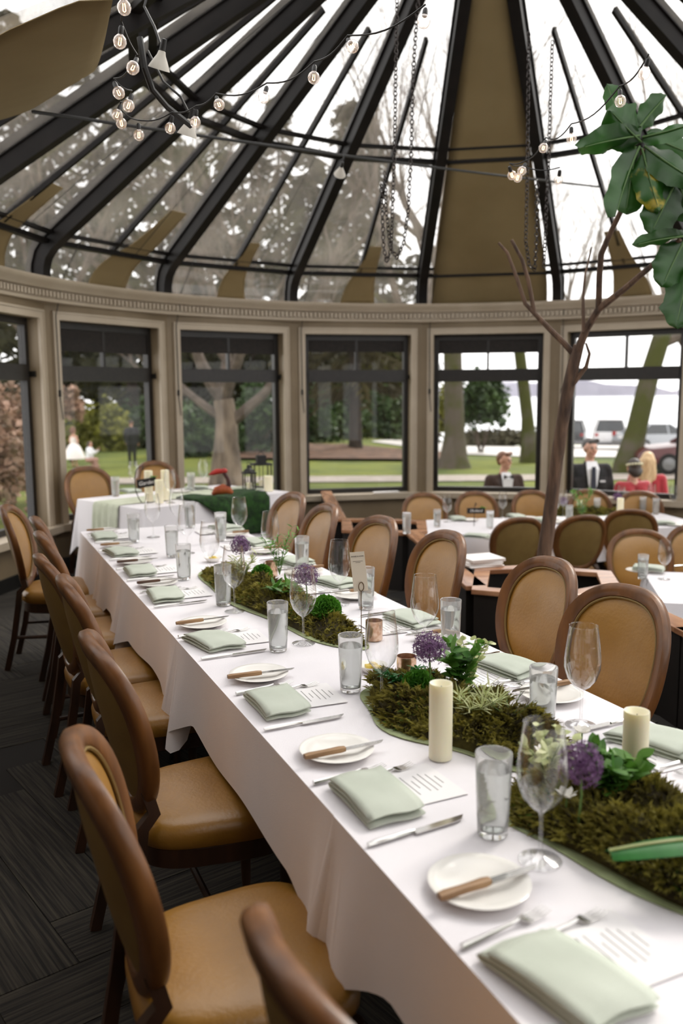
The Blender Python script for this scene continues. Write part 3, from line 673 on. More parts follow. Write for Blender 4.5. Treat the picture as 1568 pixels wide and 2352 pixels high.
# ================================================================== chairs
def oval(t, hw, hh):
    s_, c_ = sin(t), cos(t)
    e = lambda v, p: (abs(v) ** p) * (1 if v >= 0 else -1)
    return hw * e(c_, .86) * (1 + .09 * s_), hh * e(s_, .90)
TILT = R(13); BC = Vector((0, -.235, .728))          # back centre; seat faces +Y
def bk(x, z, d):                                       # back-plane point: d = forwards, slight wrap of the back
    d = d + .062 * (x / .25) ** 2
    return BC + Vector((x, d * cos(TILT) - z * sin(TILT), z * cos(TILT) + d * sin(TILT)))
def make_chair():
    t = thing('dining_chair', 'x', 'chair')
    NB = 56; hw, hh = .225, .242
    ring = [oval(2*pi*i/NB, hw, hh) for i in range(NB)]
    prof = [(-.024, .014), (-.020, .021), (0, .024), (.018, .020), (.025, .008), (.025, -.012), (.017, -.019), (-.016, -.019), (-.024, -.012)]
    b = MB(); m = len(prof); vs = []
    for i in range(NB):
        x, z = ring[i]; xa, za = ring[i-1]; xb, zb = ring[(i+1) % NB]; tx, tz = xb - xa, zb - za; l = sqrt(tx*tx + tz*tz); nx, nz = tz / l, -tx / l
        for o_, d_ in prof: vs.append(bk(x + nx * o_, z + nz * o_, d_))
    b.add(vs, [(i*m + k, i*m + (k+1) % m, ((i+1) % NB)*m + (k+1) % m, ((i+1) % NB)*m + k) for i in range(NB) for k in range(m)])
    b.build('back_frame', MT['wood'], t, 50)
    def pad(name, mat, sg, dome, off):
        b = MB(); NR = 7; vs = [bk(0, 0, off + sg * dome)]
        for j in range(1, NR + 1):
            f = j / NR
            for i in range(NB):
                x, z = oval(2*pi*i/NB, (hw - .018) * f, (hh - .018) * f); vs.append(bk(x, z, off + sg * dome * (1 - f ** 3.2)))
        fs = [(0, 1 + i, 1 + (i+1) % NB) for i in range(NB)]
        for j in range(NR - 1):
            for i in range(NB): fs.append((1 + j*NB + i, 1 + (j+1)*NB + i, 1 + (j+1)*NB + (i+1) % NB, 1 + j*NB + (i+1) % NB))
        return b.add(vs, fs).build(name, mat, t, 60)
    p = pad('backrest_pad', MT['leather'], 1, .028, .006)
    MB().tube([bk(*oval(2*pi*i/NB, hw - .026, hh - .026), .016) for i in range(NB)], .0045, 6, True).build('piping', MT['leatherback'], p)
    pad('backrest_rear', MT['leatherback'], -1, .012, -.008)
    # seat cushion
    def seat_out(a, g=0):
        e = lambda v, q: (abs(v) ** q) * (1 if v >= 0 else -1)
        x = e(cos(a), .55); y = e(sin(a), .55); wd = .225 + .028 * y
        return (x * (wd + g), .03 + y * (.225 + g))
    NA = 48; b = MB(); lay = [(-.006, .405), (.004, .42), (.006, .445), (0, .465), (-.018, .479), (-.05, .487), (-.10, .492), (-.16, .495)]
    vs = [(*seat_out(2*pi*i/NA, g), z) for g, z in lay for i in range(NA)] + [(0, .03, .497)]
    fs = [(j*NA + i, j*NA + (i+1) % NA, (j+1)*NA + (i+1) % NA, (j+1)*NA + i) for j in range(len(lay)-1) for i in range(NA)]
    fs += [((len(lay)-1)*NA + i, (len(lay)-1)*NA + (i+1) % NA, len(lay)*NA) for i in range(NA)]
    b.add(vs, fs).build('seat', MT['leather'], t, 60)
    b = MB(); lay = [(-.014, .345), (-.006, .35), (-.006, .402), (-.012, .407)]
    vs = [(*seat_out(2*pi*i/NA, g), z) for g, z in lay for i in range(NA)]
    fs = [(j*NA + i, j*NA + (i+1) % NA, (j+1)*NA + (i+1) % NA, (j+1)*NA + i) for j in range(len(lay)-1) for i in range(NA)] + [tuple(range(NA))[::-1], tuple(range(3*NA, 4*NA))]
    b.add(vs, fs).build('seat_rail', MT['darkwood'], t, 40)
    for s in (-1, 1):
        MB().lathe([(.013, 0), (.016, .04), (.021, .30), (.024, .36), (.022, .40)], 12, (s * .205, .215, 0)).build('leg', MT['darkwood'], t)
    for s in (-1, 1):   # rear legs rise into the back posts
        pts = [(s*.175, -.285, 0), (s*.178, -.235, .2), (s*.18, -.2, .4), (s*.178, -.19, .48)]
        q = bk(s * .165, -.155, 0); pts += [tuple(bk(s * .172, -.225, 0)), tuple(q)]
        MB().sweep(pts, [(-.016, -.016), (.016, -.016), (.016, .016), (-.016, .016)], False, Vector((1, 0, 0))).build('leg', MT['darkwood'], t, 30)
    for s in (-1, 1):
        MB().tube([(s*.203, .205, .20), (s*.178, -.232, .20)], .011, 8).build('stretcher', MT['darkwood'], t)
    MB().tube([(-.19, 0, .20), (.19, 0, .20)], .011, 8).build('stretcher', MT['darkwood'], t)
    return t
chair0 = make_chair(); first = [True]
def chair(loc, rz, label, group):
    t = chair0 if first[0] else copy_tree(chair0)
    first[0] = False
    t.location = loc; t.rotation_euler = (0, 0, rz); tag(t, label, 'chair', group); return t
orl = ['nearest the camera', 'second from the camera', 'third from the camera', 'fourth from the camera', 'fifth from the camera', 'sixth from the camera', 'seventh from the camera', 'farthest from the camera']
LS = [.93, 1.67, 2.44, 3.28, 3.80, 4.44, 5.0, 5.58]
LN = [.62, .47, .60, .62, .58, .63, .65, .52]
LA = [4, -3, 0, -2, 3, 0, -2, -14]
for i, s in enumerate(LS):
    chair(TP(s, LN[i] - .02, 0), TH - pi/2 + R(LA[i]), 'tan leather oval-back dining chair on the left of the long table, ' + orl[i], 'chairs along the left of the long table')
RS = [2.27, 2.83, 3.60, 4.18, 4.82, 5.46]
RNN = [1.80, 1.88, 1.86, 1.80, 1.74, 1.78]
RA = [2, -4, -2, 3, -2, 4]
for i, s in enumerate(RS):
    chair(TP(s, RNN[i], 0), TH + pi/2 + R(RA[i]), 'tan leather oval-back dining chair on the right of the long table, ' + (orl[i] if i < 5 else orl[7]), 'chairs along the right of the long table')
# corner table
gd = Vector((.695, .72, 0)); gn = Vector((-.72, .695, 0)); GC = Vector((-1.37, 7.655, 0)); GA = atan2(.72, .695)
for i, (x, y, lab) in enumerate([(-2.40, 8.11, 'oval-back chair at the corner table, left one, in front of the kneeling woman'), (-1.89, 8.69, 'oval-back chair at the corner table, right one, behind the ivory candles')]):
    p = Vector((x, y, 0)) - gn * .28; chair((p.x, p.y, 0), atan2(-gn.y, -gn.x) - pi/2, 'tan leather ' + lab, 'chairs at the corner table')
# window table in the sunken area
WA = R(9)
wd_, wn_ = Vector((cos(WA), sin(WA), 0)), Vector((-sin(WA), cos(WA), 0)); WC = Vector((2.0, 8.55, 0))
for i, (x, y, lab) in enumerate([(.88, 9.30, 'leftmost of the chairs under the far windows'), (1.47, 9.42, 'second from left under the far windows, behind the small black sign'), (2.10, 9.50, 'third from left under the far windows, left of the indoor trunk'), (2.72, 9.55, 'fourth from left under the far windows, before the black suit'), (3.18, 9.36, 'rightmost under the far windows, before the woman in red')]):
    chair((x + .2 * sin(WA), y - .25, LOW), WA + pi + R([-3, 2, 3, -4, -12][i]), 'tan oval-back chair, ' + lab, 'chairs under the far windows')
for i, (x, y, a, lab) in enumerate([(1.55, 7.46, 4, 'left of the indoor trunk'), (2.13, 7.58, 2, 'right of the indoor trunk'), (2.66, 7.92, -22, 'turned aside, behind the other two')]):
    d = Vector((-sin(WA + R(a)), cos(WA + R(a)), 0)); chair((x + d.x * .26, y + d.y * .26, LOW), WA + R(a), 'oval-back chair with its back to the camera, ' + lab, 'chairs on the near side of the window table')
for i, (x, y, a, lab) in enumerate([(2.33, 6.72, -14, 'left one of two facing the camera across the grey-clothed table at right'), (2.86, 6.95, -10, 'right one of two facing the camera, cut by the picture edge')]):
    d = Vector((-sin(pi + R(a)), cos(pi + R(a)), 0)); chair((x + d.x * .26, y + d.y * .26, LOW), pi + R(a), 'tan oval-back chair, ' + lab, 'chairs at the right hand table')
# ================================================================== tables and cloths
def table(name, label, loc, rz, L, Wd, H_, z0, group=None):
    t = thing(name, label, 'table', (loc[0], loc[1], z0), rz, group)
    MB().box(-L/2, L/2, -Wd/2, Wd/2, H_ - .03, H_).build('tabletop', MT['darkwood'], t)
    for sx in (-1, 1):
        for sy in (-1, 1):
            MB().lathe([(.02, 0), (.025, H_ - .03)], 10, (sx * (L/2 - .12), sy * (Wd/2 - .1), 0)).build('leg', MT['black'], t)
    return t
def drape(hw_, hl_, top, hang, folds, seed=1, fsharp=1.0, flare=.10, corner=.06):
    """Cloth over a table: hw_, hl_ half sizes; hang(p) gives drop for perimeter parameter; wavy skirt."""
    rnd = random.Random(seed); b = MB()
    # perimeter, rounded corners
    rc = .02; per = []
    def edge(x0, y0, x1, y1, nx, ny, n):
        for i in range(n): f = i / n; per.append((x0 + (x1-x0)*f, y0 + (y1-y0)*f, nx, ny, 0))
    def corn(cx, cy, a0, n=6):
        for i in range(n): a = a0 + pi/2 * i / n; per.append((cx + rc*cos(a), cy + rc*sin(a), cos(a), sin(a), sin(pi * i / n)))
    ny_, nx_ = max(8, int(hl_ * 2 / .03)), max(8, int(hw_ * 2 / .03))
    edge(hw_, -hl_ + rc, hw_, hl_ - rc, 1, 0, ny_); corn(hw_ - rc, hl_ - rc, 0)
    edge(hw_ - rc, hl_, -hw_ + rc, hl_, 0, 1, nx_); corn(-hw_ + rc, hl_ - rc, pi/2)
    edge(-hw_, hl_ - rc, -hw_, -hl_ + rc, -1, 0, ny_); corn(-hw_ + rc, -hl_ + rc, pi)
    edge(-hw_ + rc, -hl_, hw_ - rc, -hl_, 0, -1, nx_); corn(hw_ - rc, -hl_ + rc, pi * 1.5)
    n = len(per); ph = [rnd.uniform(0, 6) for _ in range(4)]
    rows = [(0, 0), (.25, .006), (.6, .012)] ; NR = 9
    vs = [Vector((x * .985, y * .995, top)) for x, y, *_ in per]
    for j in range(NR + 1):
        for i, (x, y, nx, ny, c) in enumerate(per):
            f = j / NR; hg = hang(x, y, nx, ny) * (1 + corner * c * 4)
            s = i * .03; wv = folds(x, y, nx, ny, s)
            out = .003 + flare * f * hg * .6 + wv * f ** 1.2 + corner * c * f
            vs.append(Vector((x + nx * out, y + ny * out, top - .004 - hg * f + (.004 if j == 0 else 0) - (.0 if j else 0))))
    fs = [tuple(range(n))]
    for j in range(NR + 1):
        for i in range(n): fs.append((j*n + (i+1) % n, j*n + i, (j+1)*n + i, (j+1)*n + (i+1) % n))
    b.add(vs, fs); return b
def wave(amp, f1=3.1, f2=7.3, p=0):
    return lambda x, y, nx, ny, s: amp * (.5 + .5 * sin(s * f1 * 2 + p)) ** 2 + amp * .35 * sin(s * f2 + 1.3 * p)
# ---- the long table: three trestle tables, four overlapping cloths
TN0, TN1 = .69, 1.66; NC = (TN0 + TN1) / 2; HWT = (TN1 - TN0) / 2
for s0, s1, lab in ((.05, 1.97, 'nearest the camera'), (1.99, 3.90, 'in the middle'), (3.92, 5.83, 'at the far end')):
    table('trestle_table', 'trestle table hidden under the white cloths of the long row, ' + lab, TP((s0 + s1) / 2, NC), TH + pi/2, s1 - s0, .93, .752, 0, 'trestle tables of the long row')
def pt_hang(c0, c1, lo):
    # hem hangs lower in points near the ends of each cloth
    def h(x, y, nx, ny):
        d = min(abs(y - c0), abs(y - c1)); return lo + .09 * max(0, 1 - d / .22) + .012 * sin(y * 9)
    return h
def fold_w(c0, c1, amp):
    def fw(x, y, nx, ny, s):
        d0, d1 = abs(y - c0), abs(y - c1)
        return amp * (.5 + .5 * sin(s * 5.2)) ** 2 * .6 + .04 * math.exp(-(d0 / .05) ** 2) + .035 * math.exp(-(d1 / .07) ** 2)
    return fw
cl = [(4.86, 5.86, 'far end cloth beside the corner table'), (4.20, 5.0, 'second cloth from the far end'), (3.02, 4.28, 'third cloth from the far end, in the middle'), (1.54, 3.10, 'fourth cloth, under the nearest mosses'), (.0, 1.62, 'cloth nearest the camera')]
for i, (s0, s1, lab) in enumerate(cl):
    hl_ = (s1 - s0) / 2; top = .7575 + .0012 * i
    b = drape(HWT + .002 + .002 * i, hl_, top, pt_hang(-hl_ + .08, hl_ - .08, .235 if i else .33), fold_w(-hl_ + .1, hl_ - .12, .022), 5 + i)
    o = b.build('tablecloth', MT['cloth'], None, 50); p = TP((s0 + s1) / 2, NC); o.location = (p.x, p.y, 0); o.rotation_euler = (0, 0, TH)
    tag(o, 'white linen cloth on the long table, ' + lab, 'tablecloth', 'white cloths on the long table')
TOP = .764
# ---- corner table
table('corner_table', 'small table under the white cloth in the far left corner', (GC.x, GC.y), GA, 1.55, .95, .752, 0)
o = drape(.79, .49, .76, lambda x, y, nx, ny: .40 + .05 * sin(x * 4), wave(.03), 21, corner=.05).build('tablecloth', MT['cloth'], None, 50)
o.location = GC; o.rotation_euler = (0, 0, GA); tag(o, 'white cloth with sharp corner folds on the corner table', 'tablecloth')
# runner along it, hanging over the near end
rn = MB(); pts = [(.80, .768)] + [(x, .768) for x in (.4, 0, -.4, -.74)] + [(-.80, .764), (-.812, .74), (-.82, .65), (-.83, .5), (-.835, .36)]
rn.grid(lambda a, b_: Vector((pts[min(int(b_ * 9.001), 9)][0] - (.012 * sin(a * 26) * max(0, b_ - .55) * 2), -.19 + .38 * a, pts[min(int(b_ * 9.001), 9)][1])), 24, 9)
o = rn.build('table_runner', MT['runner'], None, 60); o.location = GC; o.rotation_euler = (0, 0, GA); o.modifiers.new('t', 'SOLIDIFY').thickness = .003
tag(o, 'sage gauze runner hanging in pleats over the near end of the corner table', 'runner')
# ---- window table and right hand table (sunken area)
table('window_table', 'long table under the white cloth in front of the far windows', (WC.x, WC.y), WA, 3.0, .93, .752, LOW)
o = drape(1.51, .47, .76, lambda x, y, nx, ny: .28 + .02 * sin(x * 6), wave(.02), 31).build('tablecloth', MT['cloth'], None, 50)
o.location = (WC.x, WC.y, LOW); o.rotation_euler = (0, 0, WA); tag(o, 'white cloth on the long table before the far windows', 'tablecloth')
QA = R(-12); QC = Vector((2.98, 5.55, 0))
table('side_table', 'table under the white cloth at the right picture edge', (QC.x, QC.y), QA, 1.8, .95, .752, LOW)
o = drape(.91, .49, .76, lambda x, y, nx, ny: .30 + .02 * sin(x * 6), wave(.016), 41).build('tablecloth', MT['cloth'], None, 50)
o.location = (QC.x, QC.y, LOW); o.rotation_euler = (0, 0, QA); tag(o, 'white cloth on the table at the right picture edge', 'tablecloth')

# ------------------------------------------------------------------ planter partition between the two levels
CAPZ = .50
def lowwall(p, q, label, wd=.13):
    t = thing('planter_partition', label, 'partition', (p[0], p[1], 0), atan2(q[1] - p[1], q[0] - p[0]), 'low wooden partitions')
    L = sqrt((q[0]-p[0])**2 + (q[1]-p[1])**2)
    MB().box(0, L, -.05, .05, LOW, CAPZ - .03).build('panel', MT['planter'], t)
    bevel(MB().box(-.05, L + .05, -wd/2, wd/2, CAPZ - .03, CAPZ).build('cap_rail', MT['cap'], t)); return t
lowwall((1.98, 2.2), (1.70, 4.12), 'low black partition with oak cap behind the nearest right hand chairs')
lowwall((1.70, 4.14), (1.58, 4.86), 'short black partition with oak cap beside the right hand table')
lowwall((.80, 5.16), (.66, 6.5), 'low black partition with oak cap behind the middle right hand chairs')
lowwall((.66, 6.6), (.60, 7.12), 'short oak capped partition left of the window table')
lowwall((-.02, 8.0), (-.18, 10.2), 'low partition running to the far window wall')
def planter(poly, label, inset=.12):
    c = Vector((sum(p[0] for p in poly) / len(poly), sum(p[1] for p in poly) / len(poly)))
    t = thing('planter_box', label, 'planter', (c.x, c.y, 0), 0, 'planter boxes')
    loc = [(x - c.x, y - c.y) for x, y in poly]; sc = lambda d: [((Vector(p).length - d) * p[0] / Vector(p).length, (Vector(p).length - d) * p[1] / Vector(p).length) for p in loc]
    MB().ring(sc(.02), sc(.06), LOW, CAPZ - .03).build('panel', MT['planter'], t, 0)
    bevel(MB().ring(sc(0), sc(inset), CAPZ - .03, CAPZ).build('cap_rail', MT['cap'], t, 0), .003)
    MB().prism(sc(.055), .2, .30).build('soil', MT['soil'], t, 0); return t
planter([(.76, 5.01), (1.25, 4.80), (1.66, 5.06), (1.74, 5.52), (1.25, 5.74), (.88, 5.66)], 'six sided black planter box with oak cap rails holding the indoor tree')
planter([(.0, 7.30), (.51, 7.13), (.72, 7.20), (.77, 7.83), (.40, 7.95), (.0, 7.99)], 'black planter box with oak cap left of the window table')
# ================================================================== tableware prototypes
def proto(fn):
    cache = {}
    def make(label, cat, loc, rz=0, group=None, key=None):
        if key not in cache:
            t = fn(key); cache[key] = t; first_ = True
        else: t = copy_tree(cache[key])
        t.location = loc; t.rotation_euler = (0, 0, rz); tag(t, label, cat, group); return t
    return make
@proto
def tumbler(key):
    t = link('water_tumbler', None); h = .172
    out = [(.0, .0), (.029, .0), (.031, .004), (.0335, .06), (.0372, h - .002), (.0368, h), (.0356, h - .001), (.0318, .06), (.0296, .016), (.026, .012), (.0, .011)]
    MB().lathe(out, 28).build('tumbler_glass', MT['frost'], t, 40)
    fill = .138
    MB().lathe([(0, .0125), (.0255, .0132), (.029, .017), (.0313, .06), (.0346, fill), (.0, fill)], 28).build('water', MT['water'], t, 40)
    return t
@proto
def wineglass(key):
    h = .275; pr = [(0, .0), (.041, .0), (.0415, .002), (.025, .005), (.008, .011), (.0042, .02), (.0038, .085), (.006, .098), (.022, .110), (.038, .130), (.0475, .160), (.048, .185), (.044, .225), (.0375, h - .002), (.0379, h), (.0371, h - .001)]
    return MB().lathe(pr, 30, top=False).build('wine_glass', MT['glass'], None, 45)
@proto
def napkin(key):
    rnd = random.Random(key); b = MB(); Wn, Ls = .135, .21
    pts = []
    z = .004
    for lay in range(3):
        n = 7; ys = [(-Ls/2 + .012 * lay * (1 if key % 2 else .4)) + (Ls - .012 * lay) * i / n for i in range(n + 1)]
        if lay % 2: ys = ys[::-1]
        for i, y in enumerate(ys): pts.append((y, z + lay * .009 + .004 * sin(pi * i / n) * (lay > 0)))
        if lay < 2:
            ye = ys[-1] + (.006 if lay % 2 == 0 else -.006); pts.append((ye, z + lay * .009 + .0045))
    NX = 7
    vs = []
    for y, zz in pts:
        for i in range(NX + 1):
            f = i / NX; hz_ = zz * (1 + .12 * sin(pi * f) * (zz / .02)) ; sk = .02 * (y / Ls) * (1 if key % 3 else -1)
            vs.append((-Wn/2 + Wn * f + sk, y + .004 * sin(f * 5 + key), hz_ + .0015 * sin(f * 9 + y * 30 + key)))
    m = NX + 1
    b.add(vs, [(j*m + i, j*m + i + 1, (j+1)*m + i + 1, (j+1)*m + i) for j in range(len(pts) - 1) for i in range(NX)])
    o = b.build('folded_napkin', MT['napkin'], None, 60); mo = o.modifiers.new('t', 'SOLIDIFY'); mo.thickness = .004; mo.offset = 0
    return o
@proto
def plate(key):
    return MB().lathe([(0, .004), (.05, .004), (.055, .002), (.058, .003), (.075, .010), (.092, .015), (.093, .0165), (.091, .0175), (.074, .0135), (.056, .0075), (0, .0075)], 40).build('bread_plate', MT['china'], None, 50)
def blade(b, L, wd, th, y0, tip=.35, belly=1):
    n = 10
    for sgn in (1,):
        lo = []; up = []
        for i in range(n + 1):
            f = i / n; w_ = wd * (1 if f < 1 - tip else sqrt(max(0, 1 - ((f - 1 + tip) / tip) ** 2)))
            lo.append((-wd * .35, y0 + L * f)); up.append((-wd * .35 + max(w_, .0006), y0 + L * f))
        vs = [(x, y, z) for z in (0, th) for x, y in lo + up]; m = n + 1
        fs = []
        for i in range(n):
            fs += [(i, i+1, m+i+1, m+i)[::-1], (2*m+i, 2*m+i+1, 3*m+i+1, 3*m+i), (i, i+1, 2*m+i+1, 2*m+i), (m+i+1, m+i, 3*m+i, 3*m+i+1)]
        fs += [(0, m, 3*m, 2*m)]
        b.add(vs, fs)
@proto
def woodknife(key):      # lies along +Y from handle end at 0
    t = link('wood_handled_knife', None)
    h = MB(); n = 8; prof = [(-.5, -.5), (-.2, -.62), (.2, -.62), (.5, -.5), (.5, .5), (.2, .62), (-.2, .62), (-.5, .5)]; vs = []
    for i in range(n + 1):
        f = i / n; w_ = .017 * (.9 + .12 * cos(f * 6.2)) * (.8 if i in (0, n) else 1); hh = .011 * (.8 if i in (0, n) else 1)
        vs += [(x * w_, .108 * f, .006 + z * hh) for x, z in prof]
    fs = [(j*8 + k, j*8 + (k+1) % 8, (j+1)*8 + (k+1) % 8, (j+1)*8 + k) for j in range(n) for k in range(8)] + [tuple(range(8))[::-1], tuple(range(n*8, n*8+8))]
    h.add(vs, fs).build('handle', MT['handledark'] if key else MT['handle'], t, 50)
    b = MB(); blade(b, .112, .017, .002, .106); o = b.build('blade', MT['steel'], t); o.location.z = .005
    return t
@proto
def tableknife(key):
    t = link('table_knife', None)
    MB().tube([(0, 0, .004), (0, .02, .005), (0, .09, .005), (0, .11, .0045)], [.005, .0065, .0055, .004], 8).build('handle', MT['steel'], t)
    b = MB(); blade(b, .13, .018, .002, .108, .3); b.build('blade', MT['steel'], t, 30).location.z = .003
    return t
@proto
def fork(key):
    t = link('fork', None); L = .19 if key == 0 else .175
    b = MB(); b.tube([(0, 0, .004), (0, .03, .0045), (0, L * .55, .007), (0, L * .66, .009)], [.0062, .0052, .003, .003], 8); b.build('handle', MT['steel'], t)
    b = MB(); n = 6; vs = []
    for i in range(n + 1):
        f = i / n; w_ = .004 + .008 * min(1, f * 1.6); vs += [(-w_, L * (.65 + .13 * f), .009 - .006 * sin(f * 1.6)), (w_, L * (.65 + .13 * f), .009 - .006 * sin(f * 1.6))]
    vs += [(x, y, z + .0018) for x, y, z in vs]; m = 2 * (n + 1)
    fs = [(2*i, 2*i+2, 2*i+3, 2*i+1) for i in range(n)] + [(m+2*i, m+2*i+1, m+2*i+3, m+2*i+2) for i in range(n)] + [(2*i, m+2*i, m+2*i+2, 2*i+2) for i in range(n)] + [(2*i+1, 2*i+3, m+2*i+3, m+2*i+1) for i in range(n)]
    b.add(vs, fs)
    for k in range(4):
        x = -.0105 + .007 * k; b.tube([(x, L * .775, .004), (x, L * .88, .0035), (x * .95, L, .009)], [.0017, .0016, .0009], 6)
    b.build('tines', MT['steel'], t); return t
@proto
def menu(key):
    t = link('menu_card', None); MB().box(-.105, .105, -.075, .105, 0, .0012).build('sheet', MT['paper'], t, 0)
    rnd = random.Random(3); b = MB()
    for i in range(11):
        x = .085 - i * .0155; l = rnd.uniform(.03, .06) if i % 4 else .02
        b.box(x - .0012, x + .0012, .015 - l, .015 + l, .0012, .0014)
    b.build('printed_lines', MT['ink'], t, 0); return t

def jit(a): return random.uniform(-a, a)
NAPL = [.97, 1.62, 2.27, 2.95, 3.74, 4.32, 4.89, 5.48]
NAPR = [1.60, 2.27, 2.92, 3.65, 4.22, 4.86, 5.48]
def setting(s0, sidesgn, i, where):
    """sidesgn +1: guest sits left of the table looking right (+n)."""
    rz = TH if sidesgn > 0 else TH + pi
    e = .69 if sidesgn > 0 else 1.66
    def P(ds, dn, z): return TP(s0 + sidesgn * ds, e + sidesgn * dn, TOP + z)
    g = 'place settings on the ' + ('left' if sidesgn > 0 else 'right') + ' of the long table'
    a = jit(.06) + (.10 if sidesgn > 0 else .25)
    menu('white menu card under the napkin, ' + where, 'menu', P(.02, .19, .0005), rz + jit(.04), g)
    napkin('folded sage napkin, ' + where, 'napkin', P(0, .095, .0022), rz + a, g, key=i % 3)
    plate('white bread plate, ' + where, 'plate', P(.265 + jit(.01), .125 + jit(.01), 0), rz, g)
    woodknife('wood-handled knife on the bread plate, ' + where, 'knife', P(.24 + jit(.015), .02, .017), rz - pi/2 + jit(.09) + .04, g, key=1 if (sidesgn > 0 and i in (4, 5)) else 0)
    fork('long fork by the napkin, ' + where, 'fork', P(.135, .005 + jit(.01), 0), rz - pi/2 + .12 + jit(.05), g, key=0)
    fork('short fork nearest the napkin, ' + where, 'fork', P(.10, .085 + jit(.01), .0008), rz - pi/2 + .14 + jit(.05), g, key=1)
    tableknife('steel table knife, ' + where, 'knife', P(-.165, .005 + jit(.008), 0), rz - pi/2 + .10 + jit(.06), g)
for i, s in enumerate(NAPL): setting(s, 1, i, 'long table left side, ' + orl[i])
orr = orl[:6] + [orl[7]]
for i, s in enumerate(NAPR): setting(s, -1, i, 'long table right side, ' + orr[i])
for i, (s, n) in enumerate([(1.40, .94), (2.30, 1.03), (2.78, .97), (3.50, .98), (4.08, .95), (4.69, 1.03), (5.27, .93)]):
    tumbler('frosted tumbler of water on the left of the long table, ' + orr[i], 'glass', TP(s, n, TOP), 0, 'water tumblers on the left')
for i, (s, n) in enumerate([(1.275, .965), (2.15, 1.06), (2.82, 1.08), (3.37, .99), (4.08, 1.08), (4.75, 1.13), (5.39, 1.07)]):
    wineglass('stemmed wine glass on the left of the long table, ' + orr[i], 'glass', TP(s, n, TOP), 0, 'wine glasses on the left')
oR = orl[:5] + [orl[7]]
for i, (s, n) in enumerate([(1.81, 1.365), (2.56, 1.53), (3.19, 1.50), (4.04, 1.545), (5.09, 1.42), (5.70, 1.38)]):
    tumbler('frosted tumbler of water on the right of the long table, ' + oR[i], 'glass', TP(s, n, TOP), 0, 'water tumblers on the right')
for i, (s, n) in enumerate([(1.79, 1.475), (2.53, 1.41), (3.30, 1.43), (4.28, 1.46), (4.96, 1.50), (5.60, 1.27)]):
    wineglass('stemmed wine glass on the right of the long table, ' + oR[i], 'glass', TP(s, n, TOP), 0, 'wine glasses on the right')
# pillar candles
def candle(loc, r, h, label, g='ivory pillar candles'):
    t = thing('pillar_candle', label, 'candle', loc, 0, g)
    MB().lathe([(0, 0), (r * .97, 0), (r, .003), (r, h - .006), (r * .97, h), (r * .86, h - .001), (r * .6, h - .014), (0, h - .018)], 36).build('wax', MT['wax'], t, 50)
    MB().tube([(0, 0, h - .018), (.001, 0, h - .008)], .0012, 6).build('wick', MT['black'], t); return t
candle(TP(1.765, 1.03, TOP), .0285, .19, 'tall ivory pillar candle in front of the second moss mound')
candle(TP(1.455, 1.355, TOP), .0285, .175, 'tall ivory pillar candle beyond the nearest purple flower')
# butter dishes, votives, card holder
def dish(loc, label):
    t = thing('butter_dish', label, 'dish', loc, 0, 'butter dishes')
    MB().lathe([(0, .003), (.028, .003), (.03, 0), (.032, .003), (.048, .02), (.049, .022), (.047, .022), (.03, .007), (0, .006)], 28).build('bowl', MT['china'], t, 50)
    for k, (x, y, a) in enumerate([(-.012, .006, .3), (.014, -.005, 1.0), (.002, .012, 2)]):
        o = bevel(MB().box(-.011, .011, -.011, .011, 0, .011).build('butter', MT['butter'], t), .002); o.location = (x, y, .008 + .005 * (k == 2)); o.rotation_euler = (.1 * k, 0, a)
dish(TP(4.47, 1.2, TOP), 'small white butter dish on the far half of the long table')
dish(TP(2.44, 1.17, TOP), 'small white butter dish behind the third wine glass')
def votive(loc, label):
    MBv = MB().lathe([(0, 0), (.029, 0), (.031, .003), (.031, .072), (.029, .072), (.0285, .006), (0, .005)], 28).build('votive_holder', MT['gold'], None, 50)
    MBv.location = loc; tag(MBv, label, 'candle holder', 'rose gold votives')
votive(TP(2.76, 1.33, TOP), 'rose gold mercury glass votive beside the card stand')
votive(TP(2.33, 1.235, TOP), 'mottled gold votive behind the purple flower of the second moss mound')
votive(TP(3.98, 1.36, TOP), 'gold votive behind the feathery green sprig at the far moss mound')
c0 = TP(2.74, 1.27, TOP); t = thing('card_holder', 'wire stand holding a tall cream card with a printed heading', 'card holder', c0)
Yc = c0.y; ztop = at(823, 1268, Yc).z - TOP; zbot = at(823, 1358, Yc).z - TOP; zr = at(825, 1348, Yc).z - TOP
MB().lathe([(0, 0), (.022, 0), (.022, .003), (0, .006)], 20).build('base', MT['brass'], t)
MB().tube([(0, 0, .004), (0, 0, zr - .014)], .0014, 6).build('stem', MT['brass'], t)
MB().tube([(.009 * cos(a), -.003, zr + .016 * sin(a)) for a in [2*pi*i/20 for i in range(20)]], .0014, 6, True).build('ring', MT['brass'], t)
o = MB().box(-.026, .026, -.0005, .0005, zbot - zr, ztop - zr).build('card', MT['card'], t, 0); o.location = (-.002, 0, zr); o.rotation_euler = (0, R(-6), R(-10))
def text(body, size, parent, loc, rot, mat, ext=.0002, shear=0):
    cu = bpy.data.curves.new('lettering', 'FONT'); cu.body = body; cu.size = size; cu.align_x = 'CENTER'; cu.align_y = 'CENTER'; cu.extrude = ext; cu.shear = shear
    cu.materials.append(mat); q0 = bpy.data.objects.new('lettering_curve', cu); COL.objects.link(q0)
    bpy.context.view_layer.update(); me = bpy.data.meshes.new_from_object(q0.evaluated_get(bpy.context.evaluated_depsgraph_get())); bpy.data.objects.remove(q0)
    q = bpy.data.objects.new('lettering', me); COL.objects.link(q); q.parent = parent; q.location = loc; q.rotation_euler = rot; return q
hc = ztop - zr
text('SHARE & LOVE', .0068, o, (0, -.0008, hc - .016), (R(90), 0, 0), MT['darkink'])
